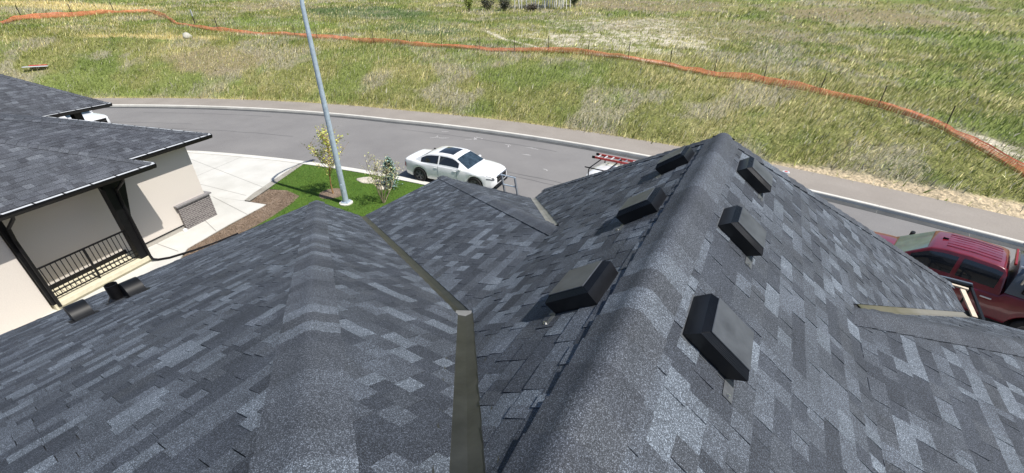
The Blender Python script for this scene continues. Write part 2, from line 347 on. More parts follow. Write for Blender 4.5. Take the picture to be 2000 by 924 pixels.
def blades(name,X,Y,Z,C,length,width,lean,mat_,label,cat,leandir=None,curl=.5):
    n=len(X); 
    ang=RNG.uniform(0,2*math.pi,n); ld=(leandir+RNG.normal(0,.75,n)) if leandir is not None else RNG.uniform(0,2*math.pi,n)
    Lh=length*RNG.uniform(.5,1.35,n); le=lean*RNG.uniform(.3,1.5,n)
    wx=np.cos(ang)*width/2*RNG.uniform(.6,1.4,n); wy=np.sin(ang)*width/2*RNG.uniform(.6,1.4,n)
    dx=np.cos(ld)*le*Lh;dy=np.sin(ld)*le*Lh; h=Lh*np.sqrt(np.clip(1-np.clip(le,0,.97)**2,.06,1))
    V=np.zeros((n,5,3)); 
    for k,(t,wf) in enumerate([(0,1),(0,-1),(.55,.75),(.55,-.75),(1,0)]):
        tt=t**1.6*curl+t*(1-curl) if t else 0
        V[:,k,0]=X+dx*tt+wx*wf; V[:,k,1]=Y+dy*tt+wy*wf; V[:,k,2]=Z-.02+h*(t**.85 if t else 0)
    base=np.arange(n)*5
    loops=np.stack([base,base+1,base+3,base+2,base+2,base+3,base+4],-1).ravel()
    me=bpy.data.meshes.new(name); me.vertices.add(n*5); me.vertices.foreach_set('co',V.ravel())
    me.loops.add(len(loops)); me.loops.foreach_set('vertex_index',loops); me.polygons.add(2*n)
    st=np.stack([np.arange(n)*7,np.arange(n)*7+4],-1).ravel(); me.polygons.foreach_set('loop_start',st); me.update(calc_edges=True)
    cc=np.repeat(C[:,None,:],5,1); cc=np.concatenate([cc,np.ones((n,5,1))],2)
    at=me.attributes.new('tone','FLOAT_COLOR','POINT'); at.data.foreach_set('color',cc.ravel())
    o=link(name,me,mat_); tag(o,label,cat,kind='stuff'); return o
def meadow():
    out=[]
    for n,s0,s1,p0,p1,ln,wd,le in [(230000,.02,13,-1.02,.62,.25,.024,.6),(170000,13,38,-1.12,.62,.28,.042,.6),(80000,38,75,-1.15,.7,.36,.085,.6)]:
        s=RNG.uniform(s0,s1,n) ; ph=RNG.uniform(p0,p1,n); r=62.4+corr(ph)+s; x=CX+r*np.sin(ph); y=CY+r*np.cos(ph)
        # clump: jitter about clump centres
        k=n//7; ci=RNG.randint(0,k,n); x=np.where(RNG.rand(n)<.6,x[ci]+RNG.normal(0,.07*(1+s0/8),n),x); y_=y[ci]+RNG.normal(0,.07*(1+s0/8),n)
        y=np.where(x==x,np.where(np.abs(x-x[ci])<1,y_,y),y)
        W,s=weights(x,y); ok=(s>.02)&(RNG.rand(n)>W['stone']*.9)&(RNG.rand(n)>W['shoulder']*.93)&(RNG.rand(n)>W['brown']*.35)
        x=x[ok];y=y[ok];s=s[ok];W={k_:v[ok] for k_,v in W.items()}
        m=len(x); c=np.zeros((m,3))+np.array((.155,.17,.048))
        c=mix3(c,(.105,.145,.036),W['green']); u=RNG.rand(m)
        c=mix3(c,(.14,.18,.05),W['fresh']*.65); c=mix3(c,(.085,.125,.052),W['dkgreen']); c=mix3(c,(.16,.215,.05),W['bright'])
        pst=np.clip(.17+.5*W['straw']+.75*W['tan']+.3*W['thatch']+.35*W['brown']-.22*W['green']-.2*W['bright']-.15*W['fresh'],0,.95)
        c=np.where((u<pst)[:,None],np.array((.42,.37,.19)),c); u2=RNG.rand(m)
        c=np.where((u2<(.10+.5*W['thatch']+.3*W['brown']))[:,None],np.array((.27,.26,.205)),c)
        c=c*np.array((1.84,1.80,1.72))*RNG.uniform(.5,1.5,m)[:,None]
        c=np.clip(c,0,1)
        hl=ln*(1+.7*W['straw']*(s<13)+.4*(s<1.5)-.35*W['brown'])*(.7+.7*fbm(x/1.3,y/1.3,88,2))
        out.append((x,y,c,hl,wd*np.ones(m),le))
    for i,(x,y,c,hl,wd,le) in enumerate(out):
        blades('meadow_grass',x,y,hill(x,y),c,hl,wd,le,M['blade'],['rough meadow grass on the bank beside the path','meadow grass beyond the orange netting','far meadow grass below the aspen trees'][i],'grass',leandir=.55,curl=.6)
meadow()
# ---------------- road, path, kerbs ----------------
def ring(name,r0,r1,z,mat_,label,ph0=-1.15,ph1=.75,c0=0,c1=0,n=220,kind='structure',top=None,drop=None):
    ph=np.linspace(ph0,ph1,n); v=[];f=[]
    for p in ph:
        k=float(corr(np.array(p)))
        prof=[(r0+c0*k,z),(r1+c1*k,z)] if top is None else [(r0+c0*k,z+a) if False else (r0+c0*k+a,z+b) for a,b in top]
        for (r,zz) in prof: v.append((CX+r*math.sin(p),CY+r*math.cos(p),zz))
    q=len(prof)
    for i in range(n-1):
        for j in range(q-1): a=i*q+j; f.append((a,a+1,a+q+1,a+q))
    mb=MB(); mb.add(v,f); o=mb.build(name,mat_); 
    me=o.data
    if me.polygons[0].normal.z<0: me.flip_normals()
    return tag(o,label,None,kind=kind)
ring('road',51.7,59.75,.004,M['asphalt'],'grey asphalt street curving past the houses',c1=1)
ring('path',60.27,62.75,.15,M['path'],'paler asphalt footpath beside the far kerb',c0=1,c1=1)
kf=[(0,.0),(.0,.01),(.32,-.0+.012),(.34,.10),(.38,.145),(.53,.156),(.62,.156),(.62,.1)]
o=ring('far_kerb',59.72,0,0,M['kerb'],'pale concrete kerb between street and footpath',c0=1,top=[(.37,.010),(.385,.12),(.40,.150),(.42,.158),(.535,.160),(.56,.155),(.57,.12)])
ring('gutter_pan',59.72,60.09,.012,M['gutterc'],'concrete gutter strip with painted kerb shade along the far kerb',c0=1,c1=1)
ring('near_kerb',51.30,0,0,M['kerb'],'low concrete kerb in front of the lawn',top=[(0,.03),(.0,.055),(.26,.05),(.42,.022),(.43,.0)])
# joints in the far kerb, thin dark tar lines, chalk scribbles
def pt(ph,r,z): return (CX+r*math.sin(ph),CY+r*math.cos(ph),z)
mb=MB()
for i in range(40):
    p=-.95+i*.045; k=float(corr(np.array(p))); a=.00018
    for (r,z) in [(59.73,.0165),]:
        mb.add([pt(p,r+k,z),pt(p+a,r+k,z),pt(p+a,r+.31+k,z),pt(p,r+.31+k,z)],[(0,1,2,3)])
    mb.add([pt(p,60.13+k,.1625),pt(p+a,60.13+k,.1625),pt(p+a,60.26+k,.1625),pt(p,60.26+k,.1625)],[(3,2,1,0)])
tag(mb.build('kerb_joints',M['joint']),'thin joint lines across the far kerb',None,kind='structure')
def ribbon(mb,pts,wd,z):
    for a,b in zip(pts[:-1],pts[1:]):
        a=Vector((*a,0));b=Vector((*b,0));d=(b-a).normalized();nn=Vector((-d.y,d.x,0))*wd/2
        z+=.00004
        mb.add([(*(a-nn).xy,z),(*(b-nn).xy,z),(*(b+nn).xy,z),(*(a+nn).xy,z)],[(0,1,2,3)])
mb=MB(); rr=random.Random(5)
for cxx,cyy,ln,ang in [(-14.9,19.6,1.0,.3),(-14.4,19.8,.5,1.6),(-14.3,19.9,.55,2.4),(-14.5,20.3,.5,.2),(-16.6,19.0,.8,.5),(-16.9,18.7,.7,.9),(-12.3,20.0,.6,.2),(-11.0,20.2,.8,-.1),(-10.6,19.0,.5,.1),(-8.6,17.6,.35,-.3),(-17.2,20.2,.5,.1)]:
    p=[(cxx,cyy)]
    for k in range(6):
        ang+=rr.uniform(-.5,.5); p.append((p[-1][0]+math.cos(ang)*ln/6,p[-1][1]+math.sin(ang)*ln/6))
    ribbon(mb,p,.05,.0085)
    if rr.random()<.6: ribbon(mb,[(q[0]+.06,q[1]+.09) for q in p[1:5]],.035,.0105)
tag(mb.build('chalk_marks',M['chalk']),'white chalk scribbles on the asphalt behind the parked sedan',None,kind='structure')
mb=MB()
for ph0,ph1,r in [(-.62,-.45,56.2),(-.46,-.30,55.1),(-.2,-.02,58.6),(-.55,-.38,58.9),(-.12,.05,54.6),(-.03,.12,54.2)]:
    p=[]
    for k in range(14):
        q=ph0+(ph1-ph0)*k/13; p.append(pt(q,r+float(corr(np.array(q)))*.6+rr.uniform(-.05,.05),0)[:2])
    ribbon(mb,p,.03,.0075)
tag(mb.build('tar_lines',M['tar']),'thin dark sealed cracks running along the street',None,kind='structure')
# ---------------- driveway, walk, lawn, beds ----------------
def sheet(name,pts,z,m,label,kind='structure',thick=0):
    mb=MB(); 
    if thick: mb.prism([p for p in pts],z-thick,z)
    else: mb.poly([(x,y,z) for x,y in pts])
    o=mb.build(name,m)
    if not thick and o.data.polygons[0].normal.z<0: o.data.flip_normals()
    return tag(o,label,None,kind=kind)
def karc(r,p0,p1,n=14): return [(CX+r*math.sin(p),CY+r*math.cos(p)) for p in np.linspace(p0,p1,n)]
def phof(x,y): return math.atan2(x-CX,y-CY)
d0=phof(-27.8,10.1); d1=phof(-19.55,11.95)
sheet('driveway',karc(51.31,d0,d1)+[(-18.0,8.35),(-17.65,7.75),(-19.3,7.3),(-24,6.1),(-30,4.6),(-30,9.6)],.034,M['concrete'],'pale concrete driveway in front of the neighbouring house',thick=.03)
sheet('walkway',[(-17.64,7.74),(-16.53,8.02),(-16.1,6.3),(-15.55,4.6),(-15.0,4.1),(-14.3,3.7),(-13.2,3.2),(-12.6,-4),(-18,-4),(-19.0,3),(-19.9,6.2),(-19.3,7.32)],.030,M['concrete'],'pale concrete walk along the side of the neighbouring house',thick=.026)
mb=MB()
for a,b in [((-26.5,9.3),(-18.3,9.0)),((-29,6.8),(-18.1,8.1)),((-23.2,10.8),(-21.8,6.7)),((-19.2,7.3),(-16.3,7.1)),((-17.3,6.0),(-15.95,5.75)),((-17,4.2),(-15.6,4.35))]:
    ribbon(mb,[a,b],.02,.0375)
tag(mb.build('concrete_joints',M['joint']),'saw-cut joints in the driveway and walk',None,kind='structure')
sheet('gravel_border',[(-19.72,11.85),(-19.45,11.93),(-17.75,8.6),(-17.4,7.85),(-17.66,7.78),(-18.05,8.38)],.046,M['gravel'],'narrow gravel border between driveway and lawn')
sheet('gravel_patch',[(-27.4,9.75),(-26.2,10.1),(-26.9,8.1),(-27.9,8.2)],.046,M['gravel'],'exposed gravel strip at the far edge of the driveway')
lawn=karc(51.29,phof(-19.45,11.93),phof(-7.5,12.9),24)+[(-7.5,9.6),(-9.0,6.2),(-10.2,5.9),(-14.6,5.2),(-15.2,6.9),(-15.5,7.9),(-15.85,8.75),(-16.3,9.2),(-17.2,9.3),(-17.95,9.05),(-18.3,9.6)]
sheet('lawn',lawn,.026,ground_mat('lawn_turf',[(.3,(.055,.12,.016)),(.7,(.085,.165,.024))],1.3,[(.3,(.6,.6,.6)),(.7,(1.35,1.3,1.2))],30,bump=1,bscale=40,dist=.03),'bright green mown lawn between driveway and roof')
sheet('mulch_bed',[(-17.6,8.3),(-17.85,9.0),(-17.1,9.35),(-16.1,9.25),(-15.75,8.7),(-15.3,7.5),(-14.7,5.3),(-14.2,3.75),(-14.95,4.15),(-15.52,4.62),(-16.49,8.04),(-17.3,7.84)],.034,M['mulch'],'brown bark mulch strip beside the concrete walk')
sheet('side_soil',[(-14.5,5.6),(-9.2,6.0),(-8.8,-4),(-15.2,-4),(-14.9,.5),(-14.3,3.0)],.012,M['mulch'],'mulched side yard below the eaves')
def ringpts(cx,cy,r,n=18,j=.08): return [(cx+r*(1+rr.uniform(-j,j))*math.cos(2*math.pi*k/n),cy+r*(1+rr.uniform(-j,j))*math.sin(2*math.pi*k/n)) for k in range(n)]
sheet('tree_ring',ringpts(-15.1,10.15,.55),.036,M['mulch'],'round mulch patch at the foot of the young tree')
def inpoly(x,y,P):
    c=np.zeros(len(x),bool); j=len(P)-1
    for i in range(len(P)):
        xi,yi=P[i];xj,yj=P[j]
        c^=((yi>y)!=(yj>y))&(x<(xj-xi)*(y-yi)/(yj-yi+1e-12)+xi); j=i
    return c
n=70000; x=RNG.uniform(-20,-7.5,n);y=RNG.uniform(5,13.6,n); ok=inpoly(x,y,lawn)&(np.hypot(x+15.1,y-10.15)>.52)
x=x[ok];y=y[ok];m=len(x); c=mix3(np.zeros((m,3))+np.array((.135,.205,.045)),(.14,.22,.035),np.clip((fbm(x/1.2,y/1.2,90,3)-.45)/.2,0,1))*RNG.uniform(.6,1.3,m)[:,None]
blades('lawn_grass',x,y,np.full(m,.03),c,np.full(m,.075)*(.7+.7*fbm(x/.6,y/.6,4,2)),np.full(m,.012),.5,M['blade'],'short bright green turf of the mown lawn','grass')
n=2600; x=RNG.uniform(-18,-14.2,n);y=RNG.uniform(3.5,9.4,n); ok=inpoly(x,y,[(-17.6,8.3),(-17.85,9.0),(-17.1,9.35),(-16.1,9.25),(-15.75,8.7),(-15.3,7.5),(-14.7,5.3),(-14.2,3.75),(-14.95,4.15),(-15.52,4.62),(-16.49,8.04),(-17.3,7.84)])&~inpoly(x,y,lawn); x=x[ok];y=y[ok];m=len(x)
mb=MB()
for a,b in zip(x,y):
    t=rr.uniform(0,6.28); l=rr.uniform(.03,.09); k=rr.uniform(.5,1.6); mb.box((a,b,.045),(l,.018,.01),t,col=(.2*k,.145*k,.10*k))
tag(mb.build('mulch_chips',attrmat('mulch_chip',.9),cols=True),'loose bark chips scattered over the mulch strip','mulch',kind='stuff')
# ---------------- shingled roofs ----------------
def clip(poly,hp):
    for (px,py,nx,ny) in hp:
        out=[];n=len(poly)
        if not n: return []
        for i in range(n):
            a=poly[i];b=poly[(i+1)%n]
            da=(a[0]-px)*nx+(a[1]-py)*ny; db=(b[0]-px)*nx+(b[1]-py)*ny
            if da>=0: out.append(a)
            if (da>=0)!=(db>=0):
                t=da/(da-db); out.append((a[0]+(b[0]-a[0])*t,a[1]+(b[1]-a[1])*t))
        poly=out
    return poly
TONES=[((.040,.044,.053),.31),((.056,.061,.071),.25),((.074,.081,.094),.23),((.104,.115,.131),.15),((.052,.056,.064),.07)]
def tone(rg,lift=0):
    u=rg.random();s=0
    for c,p in TONES:
        s+=p
        if u<s: break
    k=rg.uniform(.88,1.12)*(1+lift); return (c[0]*.955*k,c[1]*1.01*k,c[2]*1.05*k)
M['tab']=mat('vent_mount_tab',(.07,.075,.082),.5,nscale=20,namt=.3)
def roof_face(name,pts,U,parent,inset=None,vanchor=None,expo=.143,rough_edge=True,seed=0,label=None,wmul=1.0,raisek=1.0):
    """pts: convex 3D outline; U: course direction; inset: metres per edge (valley cut back)"""
    rg=random.Random(seed+17)
    pts=[Vector(p) for p in pts]; U=Vector(U).normalized()
    N=Vector((0,0,0))
    for i in range(len(pts)): N+=pts[i].cross(pts[(i+1)%len(pts)])
    N.normalize(); 
    if N.z<0: N=-N
    V=N.cross(U).normalized()
    if V.z<0: V=-V
    O=pts[0]
    P=[((p-O).dot(U),(p-O).dot(V)) for p in pts]
    ar=sum(P[i][0]*P[(i+1)%len(P)][1]-P[(i+1)%len(P)][0]*P[i][1] for i in range(len(P)))
    if ar<0: P=P[::-1]; inset=list(reversed(inset[:-1]))+[inset[-1]] if inset else None
    inset=inset or [0]*len(P)
    hp=[];hp0=[]
    for i in range(len(P)):
        a=P[i];b=P[(i+1)%len(P)];dx,dy=b[0]-a[0],b[1]-a[1];l=math.hypot(dx,dy); nx,ny=-dy/l,dx/l
        hp.append((a[0]+nx*inset[i],a[1]+ny*inset[i],nx,ny))
    mb=MB()
    # deck underneath
    dk=MB(); dk.add([O+U*p[0]+V*p[1]-N*.012 for p in P],[tuple(range(len(P)))])
    v0=(Vector(vanchor)-O).dot(V) if vanchor is not None else min(p[1] for p in P)
    vmin=min(p[1] for p in P);vmax=max(p[1] for p in P);umin=min(p[0] for p in P)-.5;umax=max(p[0] for p in P)+.5
    k0=math.floor((vmin-v0)/expo)-1;k1=math.ceil((vmax-v0)/expo)
    for k in range(k0,k1+1):
        vb=v0+k*expo; vt=vb+expo+.012
        wob=rg.uniform(-.0015,.0015)
        u=umin+rg.uniform(0,.4); up=rg.random()<.5; last=tone(rg)
        nxt=rg.uniform(.2,1.0)
        while u<umax:
            wd=rg.choice([.08,.11,.14,.17,.21,.27])*rg.uniform(.85,1.15)*wmul*(1.15 if not up else 1)
            nxt-=wd; seam=.0015
            if nxt<0: seam=.004; nxt=1.0
            t=(.0085 if up else .0035)*raisek+rg.uniform(-.001,.0015)
            if rg.random()<.95: last=tone(rg)
            q=clip([(u,vb+wob),(u+wd-seam,vb+wob+rg.uniform(-.002,.002)),(u+wd-seam,vt),(u,vt)],hp)
            if len(q)>=3:
                top=[];bot=[]
                for (a,b) in q:
                    h=.002+t*(1-(b-vb)/(vt-vb))+.0015
                    top.append(O+U*a+V*b+N*h); bot.append(O+U*a+V*b-N*.01)
                n=len(q)
                F=[tuple(range(n))]
                for i in range(n):
                    j=(i+1)%n
                    # no upper hidden edge
                    if not (abs(q[i][1]-vt)<1e-6 and abs(q[j][1]-vt)<1e-6): F.append((i,i+n,j+n,j))
                mb.add(top+bot,F,0,last)
            u+=wd; up=not up if rg.random()<.85 else up
    o=mb.build(name,M['shingle'],parent,cols=True)
    if label: o['label']=label
    d=dk.build('roof_deck',M['deck'],o)
    return o,N
def caps(name,A,B,NL,NR,parent,arm=.165,expo=.19,seed=0,rad=.07,lift=.018):
    """bent cap shingles along the crest from A (low or far) to B, overlapping"""
    rg=random.Random(seed); A=Vector(A);B=Vector(B);D=(B-A).normalized();Lt=(B-A).length
    NL=NL.normalized();NR=NR.normalized()
    L=NL.cross(D).normalized(); Rr=D.cross(NR).normalized()
    up=(NL+NR).normalized()
    if L.dot(up)>0: L=-L
    if Rr.dot(up)>0: Rr=-Rr
    prof=[]
    ns=5
    a0=arm
    for s in np.linspace(a0,rad,3): prof.append((L*s,NL))
    p0=L*rad; p2=Rr*rad; ctrl=up*(-p0.dot(up))*.95
    for k in range(1,2*ns):
        t=k/(2*ns); q=p0*(1-t)**2+ctrl*2*t*(1-t)+p2*t*t; nn=(NL*(1-t)+NR*t).normalized(); prof.append((q,nn))
    for s in np.linspace(rad,a0,3): prof.append((Rr*s,NR))
    mb=MB(); nc=int(Lt/expo)+1; n=len(prof)
    for c in range(nc):
        s0=c*expo; s1=min(s0+expo+.05,Lt+.02)
        w=rg.uniform(-.008,.008); tn=tuple(.68*a_+.32*b_ for a_,b_ in zip(tone(rg),(.066,.072,.083))); sk=rg.uniform(-.006,.006)
        V=[]
        for si,(s,h) in enumerate([(s0,lift+.008),(s1,lift-.007)]):
            for (q,nn) in prof: V.append(A+D*s+q*(1+w)+nn*h)
        for (s,h) in [(s0,lift-.006),(s1,lift-.012)]:
            for (q,nn) in prof: V.append(A+D*s+q*(1+w)+nn*h)
        F=[]
        for i in range(n-1):
            F.append((i,i+1,n+i+1,n+i)); F.append((i+1,i,2*n+i,2*n+i+1))
        F+=[(0,n,3*n,2*n),(n-1,2*n+n-1,3*n+n-1,2*n-1)]
        # two tone bands of granules on each cap
        mb.add(V,F,0,tn)
    o=mb.build(name,M['shingle'],parent,cols=True)
    o.data.polygons.foreach_set('use_smooth',[True]*len(o.data.polygons))
    try: o.data.set_sharp_from_angle(angle=R(35))
    except Exception: pass
    return o
def valley(name,A,B,NL,NR,w,m,parent,up=.004):
    A=Vector(A);B=Vector(B);D=(B-A).normalized()
    L=NL.cross(D).normalized(); Rr=D.cross(NR).normalized()
    if L.z<0: L=-L
    if Rr.z<0: Rr=-Rr
    mb=MB(); V=[]
    for P in (A,B):
        V+=[P+L*w+NL*(up+.002),P+L*w*.5+NL*(up-.003),P+(NL+NR).normalized()*(.011),P+Rr*w*.5+NR*(up-.003),P+Rr*w+NR*(up+.002)]
    mb.add(V,[(0,1,6,5),(1,2,7,6),(2,3,8,7),(3,4,9,8)])
    return mb.build(name,m,parent)
# ---- our house ----
E_=2.79
house=empty('house',(0,4,0),0,'dark shingled hip-roofed house in the foreground with six black box vents by its ridge','house')
house.matrix_world=Matrix.Identity(4); house.location=(0,0,0)
SB,SR,SL,SLF,SM,SMF,SRF,SEND=.744,.761,.38,.579,.346,.443,.485,.783
RX,RZ=-.2995,5.994
ridge_end=(RX,5.548,RZ); BC=(-4.603,9.64,E_); BCR=(3.90,9.64,E_)
V1B=(-7.69,5.83,E_); A_=(-9.43,5.83,E_); MC=(-7.69,8.89,E_); V2B=(-4.603,8.89,E_)
bx=-1.916; zb=E_+SM*(7.69+bx)        # pitch break on the left slope
V1T=(bx,5.83-(zb-E_)/SLF,zb); T_=(bx,8.89-(zb-E_)/SMF,zb)
zr=RZ-SR*(1.3-RX)                    # pitch break on the right slope
YB=-6.0
V4T=(1.3,8.52-(zr-E_)/SRF,zr); V4B=(3.90,8.52,E_)
# eave line points on the planes
def zBL(x): return RZ-SB*(RX-x)
V3top=(-.2995,5.83-(RZ-E_)/SLF,RZ)
BLbr_z=zBL(bx)
V1T=(bx,5.83-(BLbr_z-E_)/SLF,BLbr_z); T_=(bx,8.89-(BLbr_z-E_)/SMF,BLbr_z)
Yx=(0,1,0);Xx=(1,0,0)
hip_end=(-1.0,5.83-(RZ-E_)/SLF,RZ)
rf=[]
# left face of near wing
fLL,nLL=roof_face('roof_slope',[A_,hip_end,(-1.0,YB,RZ),(-9.43,YB,E_)],Yx,house,seed=1,vanchor=A_)
hipn=Vector(hip_end)
fLF,nLF=roof_face('roof_slope',[A_,V1B,V1T,V3top,hip_end],Xx,house,inset=[0,.07,.08,0,0],seed=2,vanchor=A_)
fMF,nMF=roof_face('roof_slope',[V1B,MC,T_,V1T],Yx,house,inset=[0,0,0,.07],seed=3,vanchor=(bx,0,BLbr_z))
fMT,nMT=roof_face('roof_slope',[MC,V2B,T_],Xx,house,inset=[0,.07,0],seed=4,vanchor=MC)
# main left slope: upper band and the part beyond the middle wing
fB1,nB=roof_face('roof_slope',[(bx,T_[1],BLbr_z),(bx,V1T[1],BLbr_z),V3top,(RX,5.548,RZ),tuple(Vector(ridge_end)+(Vector(BC)-Vector(ridge_end))*((RX-bx)/(RX+4.603)))],Yx,house,inset=[0,.085,0,0,0],seed=5,vanchor=(bx,0,BLbr_z),raisek=1.4)
hx=tuple(Vector(ridge_end)+(Vector(BC)-Vector(ridge_end))*((RX-bx)/(RX+4.603)))
fB2,_=roof_face('roof_slope',[T_,hx,BC,V2B],Yx,house,inset=[0,0,0,.07],seed=6,vanchor=(bx,0,BLbr_z),raisek=1.4)
# main right slope
hr=tuple(Vector(ridge_end)+(Vector(BCR)-Vector(ridge_end))*((1.3-RX)/(3.90-RX)))
fR1,nR=roof_face('roof_slope',[ridge_end,(RX,YB,RZ),(1.3,YB,zr),(1.3,hr[1],zr)],Yx,house,seed=7,vanchor=(1.3,0,zr))
fR2,_=roof_face('roof_slope',[(1.3,hr[1],zr),V4T,V4B,BCR],Yx,house,inset=[0,.075,0,0],seed=8,vanchor=(1.3,0,zr))
roof_face('roof_slope',[hip_end,V3top,(RX,YB,RZ),(-1.0,YB,RZ)],Xx,house,seed=12)
# street end of the main roof
fE,nE=roof_face('roof_slope',[ridge_end,BCR,BC],Xx,house,seed=9,vanchor=BC)
# right wing: long low face and its street face
S4=.35
tz=lambda t: (1.3+t/S4, 8.52-((zr-t)-E_)/SRF, zr-t)
hipR0=V4T; hipR1=tz(zr-E_)
fRW,nRW=roof_face('roof_slope',[(1.3,YB,zr),V4T,hipR1,(hipR1[0],YB,E_)],Yx,house,seed=10,vanchor=(1.3,0,zr))
fRF,nRF=roof_face('roof_slope',[V4T,V4B,hipR1],Xx,house,inset=[.075,0,0],seed=11,vanchor=V4B)
# crests
caps('hip_cap',A_,hip_end,nLL,nLF,house,seed=21,arm=.19,expo=.18,rad=.07)
caps('hip_cap',MC,tuple(Vector(T_)+(Vector(T_)-Vector(MC)).normalized()*.32),nMF,nMT,house,seed=22,arm=.17,expo=.2,rad=.09)
caps('ridge_cap',ridge_end,(RX,YB,RZ),nB,nR,house,seed=23,arm=.21,expo=.21,rad=.105,lift=.032)
caps('hip_cap',BC,ridge_end,nB,nE,house,seed=24,arm=.15,expo=.2,rad=.08)
caps('hip_cap',BCR,ridge_end,nE,nR,house,seed=25,arm=.15,expo=.2,rad=.08)
caps('hip_cap',hipR1,tuple(Vector(V4T)+(Vector(V4T)-Vector(hipR1)).normalized()*.38),nRF,nRW,house,seed=26,arm=.22,expo=.24,rad=.10)
valley('valley_flashing',V1B,V1T,nLF,nMF,.15,M['flash'],house,up=.003)['label']='bronze strip in the long valley'
valley('valley_flashing',V1T,V3top,nLF,nB,.15,M['flash'],house,up=.003)['label']='bronze strip running down to the bottom of the view'
valley('valley_flashing',V2B,tuple(Vector(V2B).lerp(Vector(T_),.95)),nMT,nB,.13,M['flash2'],house,up=.003)['label']='pale metal strip in the short valley'
def stained():
    m=mat('stained_flashing',(.2,.2,.2),.42,metal=.2); n=m.node_tree.nodes;L=m.node_tree.links;b=n['Principled BSDF']; tc=n.new('ShaderNodeTexCoord'); sx=n.new('ShaderNodeSeparateXYZ'); L.new(tc.outputs['Object'],sx.inputs[0])
    mr=n.new('ShaderNodeMapRange'); mr.inputs[1].default_value=1.4; mr.inputs[2].default_value=3.4; L.new(sx.outputs[0],mr.inputs[0])
    t=n.new('ShaderNodeTexNoise'); t.inputs['Scale'].default_value=2.5; L.new(tc.outputs['Object'],t.inputs['Vector']); ma=n.new('ShaderNodeMath'); ma.operation='MULTIPLY_ADD'; L.new(t.outputs['Fac'],ma.inputs[0]); ma.inputs[1].default_value=.7; L.new(mr.outputs[0],ma.inputs[2])
    r=n.new('ShaderNodeValToRGB'); e=r.color_ramp.elements; e[0].position=.3; e[0].color=(.06,.062,.034,1); e[1].position=1; e[1].color=(.23,.22,.195,1); k=e.new(.6); k.color=(.14,.13,.09,1)
    L.new(ma.outputs[0],r.inputs[0]); L.new(r.outputs[0],b.inputs['Base Color']); return m
o=valley('valley_flashing',V4B,tuple(Vector(V4B).lerp(Vector(V4T),.955)),nRF,nR,.15,stained(),house,up=.003); o['label']='stained metal strip in the right valley'
# lap at the valley junction
mb=MB(); j=Vector(V1T); mb.add([j+Vector((-.13,.02,.012)),j+Vector((.07,.12,.02)),j+Vector((.12,-.03,.05)),j+Vector((-.05,-.12,.03)),j+Vector((0,.0,.012))],[(0,1,4),(1,2,4),(2,3,4),(3,0,4)])
mb.build('flashing_lap',M['flash2'],house)
# drip edge, gutters and walls below
def eave(pts,inward,nm='gutter'):
    mb=MB()
    for a,b in zip(pts[:-1],pts[1:]):
        a=Vector(a);b=Vector(b)
        mb.bar(a+Vector((0,0,-.10)),b+Vector((0,0,-.10)),.03,.17)
    return mb.build(nm,M['black'],house)
eave([(-9.44,YB,E_),(-9.44,5.84,E_),(-7.69,5.84,E_),(-7.70,8.90,E_),(-4.60,8.90,E_),(-4.61,9.65,E_),(3.91,9.65,E_),(3.91,8.53,E_),(hipR1[0],8.53,E_),(hipR1[0]+.01,YB,E_)],0,'fascia')
mb=MB(); mb.prism([(-8.95,YB,),(-8.95,5.35),(-7.25,5.35),(-7.25,8.4),(-4.15,8.4),(-4.15,9.15),(3.45,9.15),(3.45,8.05),(hipR1[0]-.45,8.05),(hipR1[0]-.45,YB)],0,2.68)
mb.build('wall',M['stucco'],house)
mb=MB(); mb.prism([(-9.42,YB),(-9.42,5.82),(-7.68,5.82),(-7.68,8.88),(-4.59,8.88),(-4.59,9.62),(3.89,9.62),(3.89,8.5),(hipR1[0]-.02,8.5),(hipR1[0]-.02,YB)],2.685,2.70); mb.build('soffit',M['black'],house)
